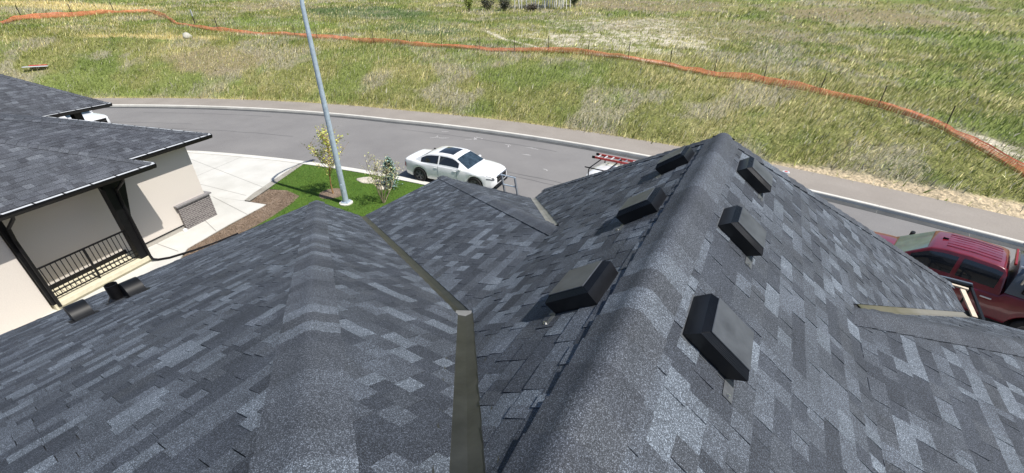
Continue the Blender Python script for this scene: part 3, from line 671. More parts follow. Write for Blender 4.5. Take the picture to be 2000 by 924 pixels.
# ---- box vents ----
def slope_matrix(x,y,side):
    """local x = down the slope, y = world Y, z = normal"""
    s=SB if side<0 else SR; zz=RZ-s*abs(x-RX)
    dx=Vector((side,0,-s)).normalized(); n=Vector((side*s,0,1)).normalized(); yy=Vector((0,1,0))
    if side<0: pass
    Mx=Matrix((( dx.x,yy.x,n.x,x),(dx.y,yy.y,n.y,y),(dx.z,yy.z,n.z,zz),(0,0,0,1)))
    return Mx
def box_vent(y,side,lab,rot=0):
    d0=.30; e=empty('box_vent',parent=house); e['label']=lab
    th=math.atan(SB if side<0 else SR); xx=RX+side*(d0+.17)*math.cos(th)
    Mx=slope_matrix(xx,y+.2,side)@Matrix.Rotation(R(rot),4,'Z')
    def P(mb): mb.v=[tuple(Mx@Vector(p)) for p in mb.v]; return mb
    # flange
    mb=MB(); mb.box((.01,0,.006),(.38,.42,.004)); mb.box((.20,-.24,.0095),(.07,.15,.003)); P(mb).build('flange',M['tab'],e)
    mb=MB(); mb.tube([(.20,-.29,.011),(.20,-.29,.017)],.013,8); mb.tube([(.20,-.29,.017),(.20,-.29,.025)],.007,6)
    P(mb).build('bolt',M['chrome'],e)
    # skirt body
    mb=MB(); a,b=.17,.19; A2,B2=.178,.198; z1=.105; ln=.045 if side>0 else .02
    V=[(-a,-b,.009),(a,-b,.009),(a,b,.009),(-a,b,.009),(ln-A2,-B2,z1),(ln+A2,-B2,z1),(ln+A2,B2,z1),(ln-A2,B2,z1)]
    mb.add(V,[(0,1,5,4),(1,2,6,5),(2,3,7,6),(3,0,4,7),(4,5,6,7)]); P(mb).build('hood_body',M['vent'],e)
    # louvred chamfer: fins
    mb=MB(); z2=.138; i=.038
    C1=[(ln-A2,-B2,z1),(ln+A2,-B2,z1),(ln+A2,B2,z1),(ln-A2,B2,z1)]; C2=[(ln-A2+i,-B2+i,z2),(ln+A2-i,-B2+i,z2),(ln+A2-i,B2-i,z2),(ln-A2+i,B2-i,z2)]
    for k in range(4):
        p,q=Vector(C1[k]),Vector(C1[(k+1)%4]); r,s=Vector(C2[k]),Vector(C2[(k+1)%4]); nf=44
        nr=(q-p).cross(r-p).normalized()
        for j in range(nf):
            t0=j/nf;t1=(j+.55)/nf;t2=(j+1)/nf
            f=lambda t:(p.lerp(q,t),r.lerp(s,t))
            a0,b0=f(t0);a1,b1=f(t1);a2,b2=f(t2)
            mb.add([a0+nr*.002,a1+nr*.002,b1+nr*.002,b0+nr*.002,a1-nr*.002,b1-nr*.002,a2-nr*.002,b2-nr*.002],[(0,1,2,3),(1,4,5,2),(4,6,7,5)])
    P(mb).build('louvre',M['vent'],e)
    mb=MB(); mb.box((ln,0,z2+.003),(2*(A2-i)+.012,2*(B2-i)+.012,.008),bev=.003); P(mb).build('top_plate',M['venttop'],e)
    return e
rk=['nearest','middle','farthest']
for i,y in enumerate([1.95,3.40,4.85]):
    box_vent(y,-1,'%s box vent on the left side of the ridge'%rk[i],[1.5,-1,0][i])
    box_vent(y,1,'%s box vent on the right side of the ridge'%rk[i],[1,-1.2,.5][i])
# ---- half-round hoods and pipe near the left eave ----
def zLL(x): return E_+SL*(x+9.43)
def onLL(x,y): 
    dx=Vector((-1,0,-SL)).normalized(); n=Vector((-SL,0,1)).normalized()
    return Matrix(((dx.x,0,n.x,x),(dx.y,1,n.y,y),(dx.z,0,n.z,zLL(x)),(0,0,0,1)))
def hood_vent(x,y,lab):
    e=empty('hood_vent',parent=house); e['label']=lab; Mx=onLL(x,y)
    mb=MB(); mb.box((.14,0,.008),(.40,.30,.004)); mb.v=[tuple(Mx@Vector(p)) for p in mb.v]; mb.build('flange',M['black'],e)
    # curved hood: rises from the uphill edge, opening faces downhill (+x)
    mb=MB(); hw=.105; pr=[]
    for k in range(11):
        a=math.pi*.5*k/10; pr.append((.02+.17*(1-math.cos(a)),.01+.215*math.sin(a)))
    pr+= [(.26,.222),(.33,.205)]
    V=[];n=len(pr)
    for yy in (-hw,hw):
        V+=[(px,yy,pz) for px,pz in pr]
    F=[(i,i+1,n+i+1,n+i) for i in range(n-1)]
    mb.add(V,F)
    for yy in (-hw,hw):
        mb.add([(px,yy,pz) for px,pz in pr]+[(.33,yy,.01)],[tuple(range(n+1))])
    mb.v=[tuple(Mx@Vector(p)) for p in mb.v]; mb.build('hood',M['hood'],e,smooth=True)
    mb=MB()
    for k in range(7): mb.bar((.31,-hw+.015+k*.03,.012),(.31,-hw+.015+k*.03,.20),.004)
    mb.v=[tuple(Mx@Vector(p)) for p in mb.v]; mb.build('grille',M['black'],e)
hood_vent(-7.24,.74,'half-round black hood vent standing alone nearest the bottom of the view')
hood_vent(-7.24,1.36,'half-round black hood vent beside the plumbing pipe')
e=empty('vent_pipe',parent=house); Mx=onLL(-7.62,1.19)
b=Vector((-7.62,1.19,zLL(-7.62)))
mb=MB(); mb.tube([b+Vector((0,0,-.05)),b+Vector((0,0,.27))],.078,20,cap=False); mb.tube([b+Vector((0,0,.27)),b+Vector((0,0,-.02))],.066,20,cap=False)
ring_=[]; 
for k in range(20):
    a=2*math.pi*k/20; mb.add([b+Vector((.078*math.cos(a),.078*math.sin(a),.27)),b+Vector((.078*math.cos(a+.315),.078*math.sin(a+.315),.27)),b+Vector((.066*math.cos(a+.315),.066*math.sin(a+.315),.27)),b+Vector((.066*math.cos(a),.066*math.sin(a),.27))],[(0,1,2,3)])
mb.build('pipe',M['black'],e,smooth=True)
mb=MB(); mb.tube([Mx@Vector((0,0,.008)),Mx@Vector((0,0,.03)),b+Vector((0,0,.06))],[.125,.11,.08],20); mb.build('boot',M['vent'],e,smooth=True)
mb=MB(); mb.box((.02,0,.007),(.36,.33,.004)); mb.v=[tuple(Mx@Vector(p)) for p in mb.v]; mb.build('flange',M['black'],e)
# ---------------- neighbouring house ----------------
def local(mb,root): return mb
nb=empty('house',(-17.36,6.37,0),R(14.5),'pale stucco house with dark roof, black railing and brick wainscot on the left','house')
TOLD=TONES
TONES=[((.052,.053,.060),.3),((.062,.064,.072),.35),((.075,.077,.086),.22),((.092,.095,.104),.09),((.044,.045,.052),.04)]
def nb_face(pts,U,**k): return roof_face('roof_slope',pts,U,nb,**k)
def gut(parent,a,b):
    a=Vector(a);b=Vector(b);d=(b-a).normalized();o=Vector((d.y,-d.x,0))   # o points away from the roof when a->b runs anticlockwise
    mb=MB(); w=.125
    P=lambda q,s,z:q+o*s+Vector((0,0,z))
    sec=[(0,.0),(0,-.12),(.02,-.135),(.085,-.135),(w,-.06),(w,.0),(w-.012,.0),(w-.012,-.055),(.08,-.118),(.012,-.118),(.012,0)]
    n=len(sec); mb.add([P(a,*s) for s in sec]+[P(b,*s) for s in sec],[(i,(i+1)%n,(i+1)%n+n,i+n) for i in range(n)]+[tuple(range(n)),tuple(range(2*n-1,n-1,-1))])
    g=mb.build('gutter',M['black'],parent)
    mb=MB(); mb.add([P(a,.014,.002),P(a,w-.014,-.004),P(b,w-.014,-.004),P(b,.014,.002)],[(0,1,2,3)]); mb.build('gutter_guard',M['guard'],g)
    L_=(b-a).length
    for k in range(1,int(L_/.62)+1):
        q=a+d*k*.62; mb=MB(); mb.bar(P(q,-.01,.0),P(q,w+.004,-.002),.035,.012); mb.build('hanger',M['black'],g)
Zb=3.1
Yl=(0,1,0);Xl=(1,0,0)
t=5.2;s1=.575
nb_face([(1.5,-2.2,Zb),(1.5-t,-2.2-t,Zb+s1*t),(1.5-t,-15,Zb+s1*t),(1.5,-15,Zb)],Yl,seed=41,raisek=1.2)
_,n1=nb_face([(1.5,-2.2,Zb),(1.5-t,-2.2-t,Zb+s1*t),(1.5-2*t,-2.2,Zb)],Xl,seed=42)
n0=Vector((s1,0,1)).normalized(); n1=Vector((0,s1,1)).normalized()
caps('hip_cap',(1.5,-2.2,Zb),(1.5-t,-2.2-t,Zb+s1*t),n0,n1,nb,seed=43,arm=.15)
t2=8.5;s2=.34
nb_face([(.42,.67,Zb),(.42-t2,.67-t2,Zb+s2*t2),(.42-t2,-9,Zb+s2*t2),(.42,-9,Zb)],Yl,seed=44,raisek=1.2)
nb_face([(.42,.67,Zb),(.42-t2,.67-t2,Zb+s2*t2),(.42-2*t2,.67,Zb)],Xl,seed=45)
caps('hip_cap',(.42,.67,Zb),(.42-t2,.67-t2,Zb+s2*t2),Vector((s2,0,1)),Vector((0,s2,1)),nb,seed=46,arm=.15)
gut(nb,(1.5,-15,Zb-.01),(1.5,-2.15,Zb-.01)); gut(nb,(.42,-2.2,Zb-.01),(.42,.72,Zb-.01)); gut(nb,(1.5,-2.2,Zb-.01),(.42,-2.2,Zb-.01)); gut(nb,(.42,.67,Zb-.01),(-12,.67,Zb-.01))
mb=MB(); mb.prism([(1.49,-15),(1.49,-2.21),(.41,-2.21),(.41,.66),(-12,.66),(-12,-15)],2.92,3.06); mb.build('soffit',M['black'],nb)
mb=MB(); mb.prism([(0,0),(0,-15),(-11.5,-15),(-11.5,0)],.21,2.93); mb.build('wall',M['stucco'],nb)
mb=MB(); mb.prism([(.82,-5.66),(.82,-15),(.002,-15),(.002,-5.66)],.0,2.915); w=mb.build('wall',M['stucco'],nb); w['label']='projecting stucco bay at the near end'
mb=MB(); mb.prism([(.018,.01),(.018,-5.655),(-.01,-5.655),(-.01,.01)],.19,.225); mb.prism([(.03,-3.12),(.03,-5.6),(.002,-5.6),(.002,-3.12)],.226,.34); mb.build('base_trim',M['black'],nb)
mb=MB(); mb.prism([(-.004,-.004),(-.004,-15),(-11.49,-15),(-11.49,-.004)],-.02,.2); mb.build('foundation',M['found'],nb)
# garage door on the street side
mb=MB(); mb.box((-3.6,.02,1.2),(4.8,.05,2.3),bev=.01); 
gd=mb.build('garage_door',M['grey'],nb); mb=MB()
for z in (.62,1.2,1.78): mb.box((-3.6,.048,z),(4.78,.012,.02))
mb.build('panel_groove',M['black'],gd)
# brick wainscot, wrapping the corner
mb=MB(); mb.prism([(.095,.10),(.095,-1.16),(.002,-1.16),(.002,.005),(-1.0,.005),(-1.0,.10)],-.02,.93); bw=mb.build('brick_wainscot',M['brick'],nb)
mb=MB(); mb.prism([(.155,.16),(.155,-1.22),(.0,-1.22),(.0,.005),(-1.06,.005),(-1.06,.16)],.932,.985); mb.build('stone_cap',M['stonecap'],bw)
mb=MB(); mb.tube([(.10,-1.24,.03),(.10,-1.24,.09),(.10,-1.24,.12)],[.07,.07,.03],12); mb.build('pipe_cap',M['white'],nb,smooth=True)
# porch
mb=MB(); mb.prism([(.93,-5.62),(.93,-3.02),(.02,-3.02),(.02,-5.62)],.0,.20); mb.build('porch_floor',M['cream'],nb)
mb=MB(); mb.box((.86,-4.28,.19),(.26,2.46,.15),bev=.01); mb.build('porch_curb',M['cream'],nb)
mb=MB(); mb.box((.84,-3.22,1.58),(.24,.22,2.66)); 
p=mb.build('post',M['black'],nb)
mb=MB()
V=[];
for x in (.74,.94): V+=[(x,-3.108,1.30),(x,-2.72,2.75),(x,-2.72,2.9),(x,-3.108,2.9)]
mb.add(V,[(0,1,2,3),(7,6,5,4),(0,4,5,1),(1,5,6,2),(2,6,7,3),(3,7,4,0)]); V=[]
for x in (.80,.88): V+=[(x,-3.332,2.6),(x,-3.45,2.88),(x,-3.332,2.88)]
mb.add(V,[(0,1,2),(5,4,3),(0,3,4,1),(1,4,5,2),(2,5,3,0)])
mb.build('bracket',M['black'],p)
mb=MB(); mb.box((.84,-5.57,1.55),(.13,.13,2.7)); mb.build('post',M['black'],nb)
def pipe(pts,nm='downpipe'):
    mb=MB(); mb.tube(pts,.04,8); mb.build(nm,M['black'],nb)
pipe([(1.5,-3.05,3.0),(1.42,-3.05,2.85),(1.02,-3.07,2.55),(.99,-3.08,2.2),(.99,-3.09,.25),(1.02,-3.08,.12)])
pipe([(1.5,-5.5,3.0),(1.42,-5.5,2.85),(1.02,-5.52,2.55),(.96,-5.53,2.2),(.96,-5.54,.12)])
pipe([(1.02,-3.08,.12),(1.12,-3.0,.07),(1.35,-2.8,.06),(1.7,-2.2,.055),(1.95,-1.6,.05),(2.15,-.9,.05)],'drain_hose')
rl=empty('railing',(0,0,0),parent=nb)
mb=MB(); mb.bar((.84,-5.5,1.27),(.84,-3.31,1.27),.05,.035); mb.bar((.84,-5.5,.36),(.84,-3.31,.36),.035,.03); mb.bar((.84,-5.5,.5),(.84,-3.31,.5),.02,.02); mb.build('rail',M['black'],rl)
for k in range(19):
    y=-5.42+k*.1145; mb=MB(); mb.bar((.84,y,.37),(.84,y,1.26),.016); mb.build('baluster',M['black'],rl)
mb=MB(); mb.bar((.84,-4.42,.25),(.84,-4.42,1.28),.035); mb.build('rail_post',M['black'],rl)
# second neighbouring house
nc=empty('house',(-17.36,6.37,0),R(14.5),'farther dark-roofed house with black walls at the left edge, partly hidden','house')
t3=6.5;s3=.70
c0=(-8.55,3.3)
roof_face('roof_slope',[(c0[0],c0[1],Zb),(c0[0]-t3,c0[1]-t3,Zb+s3*t3),(c0[0]-t3,-8,Zb+s3*t3),(c0[0],-8,Zb)],Yl,nc,seed=51,raisek=1.2)
roof_face('roof_slope',[(c0[0],c0[1],Zb),(c0[0]-t3,c0[1]-t3,Zb+s3*t3),(c0[0]-2*t3,c0[1],Zb)],Xl,nc,seed=52)
caps('hip_cap',(c0[0],c0[1],Zb),(c0[0]-t3,c0[1]-t3,Zb+s3*t3),Vector((s3,0,1)),Vector((0,s3,1)),nc,seed=53,arm=.15)
gut(nc,(c0[0],-8,Zb-.01),(c0[0],c0[1]+.05,Zb-.01)); gut(nc,(c0[0],c0[1],Zb-.01),(c0[0]-12,c0[1],Zb-.01))
mb=MB(); mb.prism([(c0[0]-.01,-8),(c0[0]-.01,c0[1]-.01),(-21,c0[1]-.01),(-21,-8)],2.92,3.06); mb.build('soffit',M['black'],nc)
mb=MB(); mb.prism([(c0[0]-1.0,-8),(c0[0]-1.0,1.6),(-20.5,1.6),(-20.5,-8)],0,2.93); mb.build('wall',mat('black_siding',(.02,.021,.024),.7),nc)
mb=MB(); mb.box((c0[0]-1.0,2.4,1.5),(.3,.3,2.84)); mb.build('post',M['black'],nc)
mb=MB(); mb.bar((c0[0]-.99,1.2,.02),(c0[0]-.99,1.2,2.9),.07); mb.bar((c0[0]-.99,-.3,.02),(c0[0]-.99,-.3,2.9),.05); mb.build('trim',M['guard'],nc)
# ---------------- vehicles ----------------
def interp(x,tab): return float(np.interp(x,[t[0] for t in tab],[t[1] for t in tab]))
class Car:
    def __init__(s,P): s.P=P
    def zb(s,x):
        z=interp(x,s.P['sill'])
        for xw in s.P['wheels']:
            d=abs(x-xw); Ra=s.P['arch']
            if d<Ra: z=max(z,math.sqrt(Ra*Ra-d*d)*.97+s.P['wr']*.95)
        return z
    def body(s,x,k):
        P=s.P; w=interp(x,P['w']); zt=interp(x,P['top']); zb=s.zb(x); cr=P['crown']
        fl=0
        for xw in P['wheels']: fl=max(fl,.018*max(0,1-abs(x-xw)/(P['arch']*1.35)))
        tab=[(w*.80,zb),(w*.955+fl,zb),(w*.985+fl,zb+.06),(w+fl*.7,zb+(zt-zb)*.38),(w*.995,zb+(zt-zb)*.62),(w*.975,zt-.07),(w*.945,zt-.02),(w*.88,zt+.004),(w*.62,zt+cr*.75),(w*.3,zt+cr*.97),(0,zt+cr)]
        return tab[k]
    def bodymesh(s,root):
        P=s.P; xs=sorted(set([round(v,3) for v in np.arange(P['x0'],P['x1']+.001,.05)]+[P['x0']+.02,P['x1']-.02]+[P['x0']+.08,P['x1']-.08])); K=11
        mb=MB(); V=[]
        for x in xs:
            r=[s.body(x,k) for k in range(K)]
            V+=[(x,y,z) for y,z in r]+[(x,-y,z) for y,z in reversed(r[:-1])]
        n=2*K-1; F=[]
        for i in range(len(xs)-1):
            for k in range(n-1): F.append((i*n+k,i*n+k+1,(i+1)*n+k+1,(i+1)*n+k))
        F+=[tuple(range(n)),tuple((len(xs)-1)*n+k for k in range(n-1,-1,-1))]
        mb.add(V,F); o=mb.build('body',P['paint'],root,smooth=True)
        mb=MB(); w0=interp(0,P['w'])
        mb.box(((P['x0']+P['x1'])/2,0,.36+P['lift']),(P['x1']-P['x0']-.35,w0*1.55,.34)); mb.build('chassis',M['tyre'],root); return o
    # cabin
    def cab(s,x,t):
        P=s.P; top=interp(x,P['roof']); b=P['belt']; H=max(top-b,.0); wb=P['cw']*interp(x,P.get('cwx',[(-9,1),(9,1)])); tum=P['tumble']
        wr=wb-tum*H
        if t<=.5:
            u=t/.5; return (wb-tum*H*u - .02*math.sin(u*math.pi)*-1*H, b+ (H-.035*min(1,H/.2))*u)
        u=(t-.5)/.5
        a=u*.5*math.pi; rr_=.12*min(1,H/.3)
        # rounded shoulder then flat crown
        if u<.25:
            q=u/.25*math.pi/2; return (wr-.06*(1-math.cos(q)) , b+H-.035*min(1,H/.2)*(1-math.sin(q)))
        v=(u-.25)/.75; return ((wr-.06)*(1-v), b+H+.03*math.sin(v*math.pi/2)*min(1,H/.3))
    def cabmesh(s,root):
        P=s.P; x0=P['roof'][0][0];x1=P['roof'][-1][0]; xs=np.linspace(x0,x1,46); ts=[0,.1,.2,.3,.4,.5,.53,.56,.59,.625,.7,.8,.9,1]
        V=[]
        for x in xs:
            r=[s.cab(x,t) for t in ts]; V+=[(x,y,z-.01*(k==0)) for k,(y,z) in enumerate(r)]+[(x,-y,z) for y,z in reversed(r[:-1])]
        n=2*len(ts)-1; F=[(i*n+k,i*n+k+1,(i+1)*n+k+1,(i+1)*n+k) for i in range(len(xs)-1) for k in range(n-1)]
        F+=[tuple(range(n)),tuple((len(xs)-1)*n+k for k in range(n-1,-1,-1))]
        mb=MB(); mb.add(V,F); return mb.build('roof',P['paint'],root,smooth=True)
    def patch(s,name,fn,u0,u1,v0,v1,m,root,off=.006,nu=14,nv=8,side=1,v0b=None,v1b=None,trim=None):
        V=[];e=1e-3
        for i in range(nu+1):
            for j in range(nv+1):
                a=i/nu;b=j/nv; u=u0+(u1-u0)*a; vv0=v0+((v0b if v0b is not None else v0)-v0)*a; vv1=v1+((v1b if v1b is not None else v1)-v1)*a; v=vv0+(vv1-vv0)*b
                p=Vector(fn(u,v)); du=Vector(fn(u+e,v))-Vector(fn(u-e,v)); dv=Vector(fn(u,v+e))-Vector(fn(u,v-e)); nn=du.cross(dv)
                if nn.length<1e-12: nn=Vector((0,0,1))
                nn.normalize()
                if nn.dot(p-Vector((p.x*.6,0,p.z-.5)))<0: nn=-nn
                V.append(p+nn*off)
        F=[(i*(nv+1)+j,i*(nv+1)+j+1,(i+1)*(nv+1)+j+1,(i+1)*(nv+1)+j) for i in range(nu) for j in range(nv)]
        if side<0: V=[Vector((p.x,-p.y,p.z)) for p in V]
        mb=MB(); mb.add(V,F); 
        return mb.build(name,m,root,smooth=True)
    def cabf(s,full=False):
        def f(x,t):
            if full:   # t in -1..1 across the roof
                y,z=s.cab(x,1-abs(t)*.42); return (x,y if t>=0 else -y,z)
            y,z=s.cab(x,t); return (x,y,z)
        return f
def wheel(root,x,y,r,w,m_rim,spokes=10):
    e=empty('wheel',(x,y,r),parent=root); sgn=1 if y>0 else -1
    mb=MB(); prof=[(r*.66,-w/2+.01),(r*.93,-w/2),(r,-w/2+.03),(r,w/2-.03),(r*.93,w/2),(r*.66,w/2-.01)]
    n=28;V=[];F=[]
    for k in range(n):
        a=2*math.pi*k/n
        for (q,yy) in prof: V.append((q*math.cos(a),yy,q*math.sin(a)))
    m=len(prof)
    for k in range(n):
        for j in range(m-1): F.append((k*m+j,k*m+j+1,((k+1)%n)*m+j+1,((k+1)%n)*m+j))
    mb.add(V,F); mb.build('tyre',M['tyre'],e,smooth=True)
    mb=MB(); V=[];F=[]
    yo=sgn*(w/2-.02)
    for k in range(n):
        a=2*math.pi*k/n; V+=[(r*.68*math.cos(a),yo,r*.68*math.sin(a)),(r*.60*math.cos(a),yo-.0*sgn,r*.60*math.sin(a)),(r*.60*math.cos(a),yo-sgn*.09,r*.60*math.sin(a))]
    for k in range(n):
        a=k*3;b=((k+1)%n)*3; F+=[(a,b,b+1,a+1),(a+1,b+1,b+2,a+2)]
    F.append(tuple(k*3+2 for k in range(n))); mb.add(V,F)
    for k in range(spokes):
        a=2*math.pi*(k//2)/(spokes/2)+(.13 if k%2 else -.13)
        mb.bar((r*.08*math.cos(a),yo-.01*sgn,r*.08*math.sin(a)),(r*.62*math.cos(a),yo-.005*sgn,r*.62*math.sin(a)),.03,.03)
    mb.tube([(0,yo-.05*sgn,0),(0,yo+.008*sgn,0)],.055,10)
    mb.build('rim',m_rim,e)
def sedan(loc,rz,label,group=None):
    root=empty('parked_car',loc,rz,label,'car',group); root.scale=(.94,.94,.94)
    P=dict(x0=-2.5,x1=2.52,wheels=(-1.50,1.55),wr=.355,arch=.415,lift=0,crown=.045,belt=.965,cw=.90,tumble=.46,
      sill=[(-2.5,.42),(-2.35,.30),(-2.0,.24),(2.1,.22),(2.4,.26),(2.52,.40)],
      w=[(-2.5,.62),(-2.44,.78),(-2.3,.87),(-1.9,.93),(0,.955),(1.7,.94),(2.1,.88),(2.35,.78),(2.46,.68),(2.52,.58)],
      top=[(-2.5,.86),(-2.42,1.0),(-2.3,1.045),(-1.9,1.04),(-1.2,1.0),(.9,.975),(1.4,.955),(2.0,.89),(2.3,.83),(2.45,.75),(2.52,.60)],
      roof=[(-1.92,.985),(-1.5,1.20),(-1.12,1.385),(-.85,1.435),(-.4,1.465),(.0,1.46),(.30,1.43),(.5,1.365),(1.22,.97)],
      cwx=[(-1.92,.93),(-.9,1),(.6,1),(1.22,.92)],paint=M['white'])
    c=Car(P); body=c.bodymesh(root); roof=c.cabmesh(root); f=c.cabf(); g=c.cabf(True)
    c.patch('windscreen',g,.52,1.17,-.88,.88,M['wglass'],root,v0b=-.98,v1b=.98)
    c.patch('rear_window',g,-1.80,-1.16,-.86,.86,M['glass'],root,v0b=-.82,v1b=.82)
    c.patch('sunroof',g,-.62,.22,-.66,.66,M['glass'],roof)
    for sd_ in (1,-1):
        c.patch('window',f,-.36,.70,.08,.46,M['glass'],root,side=sd_)
        c.patch('window',f,-1.42,-.44,.08,.46,M['glass'],root,side=sd_)
        for xd,dn in ((-.42,'door'),(.62,'door')):
            d=empty(dn,(0,0,0),parent=root)
            mb=MB()
            for xx in (xd,) : 
                pts=[Vector((xx,c.body(xx,k)[0]*sd_+.003*sd_,c.body(xx,k)[1])) for k in (2,3,4,5,6)]
                mb.tube(pts,.006,4)
            mb.build('door_seam',M['grey'],d)
            mb=MB(); y=c.body(xd-.45,5)[0]*sd_; mb.box((xd-.12,y+.012*sd_,.845),(.2,.03,.035),bev=.01); mb.build('door_handle',M['white'],d)
        mb=MB(); mb.box((.82,1.0*sd_,1.02),(.13,.19,.12),bev=.035); mb.bar((.84,.86*sd_,.985),(.84,.93*sd_,1.0),.05,.03); mb.build('mirror',M['white'],root)
        # headlamps wrap the front corner
        def hl(x,v,c=c):
            a=c.body(x,4);b=c.body(x,6); return (x,a[0]+(b[0]-a[0])*v,a[1]+(b[1]-a[1])*v)
        c.patch('headlight',hl,2.12,2.46,.15,.95,M['lamp'],root,side=sd_,off=.008)
        c.patch('tail_light',hl,-2.46,-2.30,-.4,.9,M['redlens'],root,side=sd_,off=.008)
        # wheel arch lip
    mb=MB(); mb.box((2.50,0,.60),(.08,.92,.30),bev=.02); gr=mb.build('grille',M['black'],root)
    mb=MB(); mb.box((2.52,0,.765),(.05,1.0,.03)); mb.box((2.545,0,.60),(.012,.86,.012)); mb.build('grille_trim',M['chrome'],gr)
    mb=MB(); mb.box((2.42,0,.30),(.22,1.3,.09),bev=.02); mb.build('lower_intake',M['black'],root)
    mb=MB(); mb.box((-2.51,0,.66),(.015,.5,.12)); mb.build('number_plate',M['guard'],root)
    mb=MB(); mb.box((-1.12,0,1.455),(.14,.05,.05),bev=.02); mb.build('aerial',M['black'],root)
    for x in P['wheels']:
        for sd_ in (1,-1): wheel(root,x,sd_*.845,P['wr'],.235,M['rim'])
    return root
def pickup(loc,rz,sc,label,paint,canopy,wglass,red=True):
    root=empty('pickup_truck',loc,rz,label,'truck'); root.scale=(sc,sc,sc)
    P=dict(x0=-2.9,x1=2.9,wheels=(-1.85,1.92),wr=.40,arch=.50,lift=.2,crown=.05,belt=1.16,cw=.935,tumble=.30,
      sill=[(-2.9,.62),(-2.75,.5),(-2.4,.46),(2.3,.44),(2.7,.5),(2.9,.62)],
      w=[(-2.9,.90),(-2.8,.95),(-1,.985),(1.6,.985),(2.4,.95),(2.75,.86),(2.86,.76),(2.9,.66)],
      top=[(-2.9,1.28),(-1.06,1.28),(-1.02,1.17),(1.2,1.17),(1.6,1.165),(2.5,1.09),(2.8,1.02),(2.87,.95),(2.9,.8)],
      roof=[(-.99,1.22),(-.95,1.60),(-.86,1.80),(-.7,1.845),(-.2,1.875),(.3,1.86),(.62,1.80),(1.42,1.17)],
      cwx=[(-1,1),(.7,1),(1.42,.95)],paint=paint)
    c=Car(P); c.bodymesh(root); roof=c.cabmesh(root); f=c.cabf(); g=c.cabf(True)
    c.patch('windscreen',g,.68,1.34,-.9,.9,wglass,root,v0b=-.98,v1b=.98)
    for sd_ in (1,-1):
        c.patch('window',f,.02,.92,.10,.45,M['glass'],root,side=sd_)
        c.patch('window',f,-.84,-.08,.10,.45,M['glass'],root,side=sd_)
        for xd in (-.03,.98):
            d=empty('door',(0,0,0),parent=root); mb=MB(); mb.tube([Vector((xd,c.body(xd,k)[0]*sd_+.003*sd_,c.body(xd,k)[1])) for k in (1,2,3,4,5,6)],.006,4); mb.build('door_seam',M['black'],d)
            mb=MB(); mb.box((xd-.78,c.body(xd,5)[0]*sd_+.012*sd_,1.0),(.22,.03,.04),bev=.01); mb.build('door_handle',M['chrome'],d)
        mb=MB(); mb.box((1.12,1.1*sd_,1.28),(.12,.2,.24),bev=.03); mb.bar((1.14,.9*sd_,1.2),(1.14,1.02*sd_,1.22),.05,.03); mb.build('mirror',M['black'],root)
        mb=MB(); mb.box((2.82,.74*sd_,.92),(.14,.26,.2),bev=.03); mb.build('headlight',M['lamp'],root)
        mb=MB(); mb.box((-2.88,.86*sd_,1.02),(.06,.14,.34),bev=.02); mb.build('tail_light',M['redlens'],root)
    # raised ribs on the roof
    mb=MB()
    for y in (-.45,-.27,-.09,.09,.27,.45):
        mb.tube([(x,y,interp(x,P['roof'])+.028) for x in np.linspace(-.72,.35,8)],.009,5)
    mb.build('roof_rib',paint,roof)
    mb=MB(); mb.box((.42,0,interp(.42,P['roof'])+.05),(.12,.03,.05)); mb.build('aerial',M['black'],root)
    mb=MB(); mb.box((2.88,0,.86),(.06,1.1,.32),bev=.02); mb.build('grille',M['black'],root)
    mb=MB(); mb.box((-.95,0,1.93),(.05,1.1,.06),bev=.01); mb.build('roof_light',M['redlens'],root)
    # canopy over the bed
    V=[];F=[]
    secs=[(-2.86,.90,1.30),(-2.80,.93,1.30),(-1.12,.93,1.30),(-1.06,.92,1.30)]
    xs=[-2.86,-2.6,-1.12,-1.04]; tops=[1.74,1.86,1.88,1.84]
    pr=lambda tp:[(.945,1.275),(.94,1.32),(.86,tp-.07),(.80,tp-.01),(.4,tp+.03),(0,tp+.04)]
    for x,tp in zip(xs,tops):
        r=pr(tp); V+=[(x,y,z) for y,z in r]+[(x,-y,z) for y,z in reversed(r[:-1])]
    n=11; F=[(i*n+k,i*n+k+1,(i+1)*n+k+1,(i+1)*n+k) for i in range(3) for k in range(n-1)]+[tuple(range(n)),tuple(3*n+k for k in range(n-1,-1,-1))]
    mb=MB(); mb.add(V,F); cn=mb.build('bed_canopy',canopy,root,smooth=True)
    for sd_ in (1,-1):
        mb=MB(); q=lambda x,u:(x,sd_*(.94-.08*u+.008),1.32+.49*u)
        mb.add([q(-2.5,.2),q(-1.35,.2),q(-1.35,.8),q(-2.5,.8)],[(0,1,2,3)]); mb.build('canopy_window',M['glass'],cn)
        mb=MB(); mb.bar(q(-2.55,.15),q(-1.3,.15),.03); mb.bar(q(-2.55,.85),q(-1.3,.85),.03); mb.bar(q(-2.55,.15),q(-2.55,.85),.03); mb.bar(q(-1.3,.15),q(-1.3,.85),.03); mb.build('window_frame',M['black'],cn)
    for x in P['wheels']:
        for sd_ in (1,-1): wheel(root,x,sd_*.86,P['wr'],.27,M['rim'] if red else M['chrome'],12)
    return root,c
sd1=sedan((-11.48,14.25,.004),R(6.5),'white four-door sedan parked on the street beyond the lawn')
def copy_tree(o,parent=None):
    c=o.copy(); COL.objects.link(c); c.parent=parent
    for ch in list(o.children): copy_tree(ch,c)
    return c
s2=copy_tree(sd1); s2.location=(-37.9,8.3,.004); s2.rotation_euler=(0,0,R(22)); s2['label']='distant white car, only its nose showing past the black house post'
tr,cc=pickup((5.62,14.2,.004),R(162),.95,'dark red crew-cab pickup with grey canopy parked behind the right eave',M['red'],M['grey'],M['tglass'])
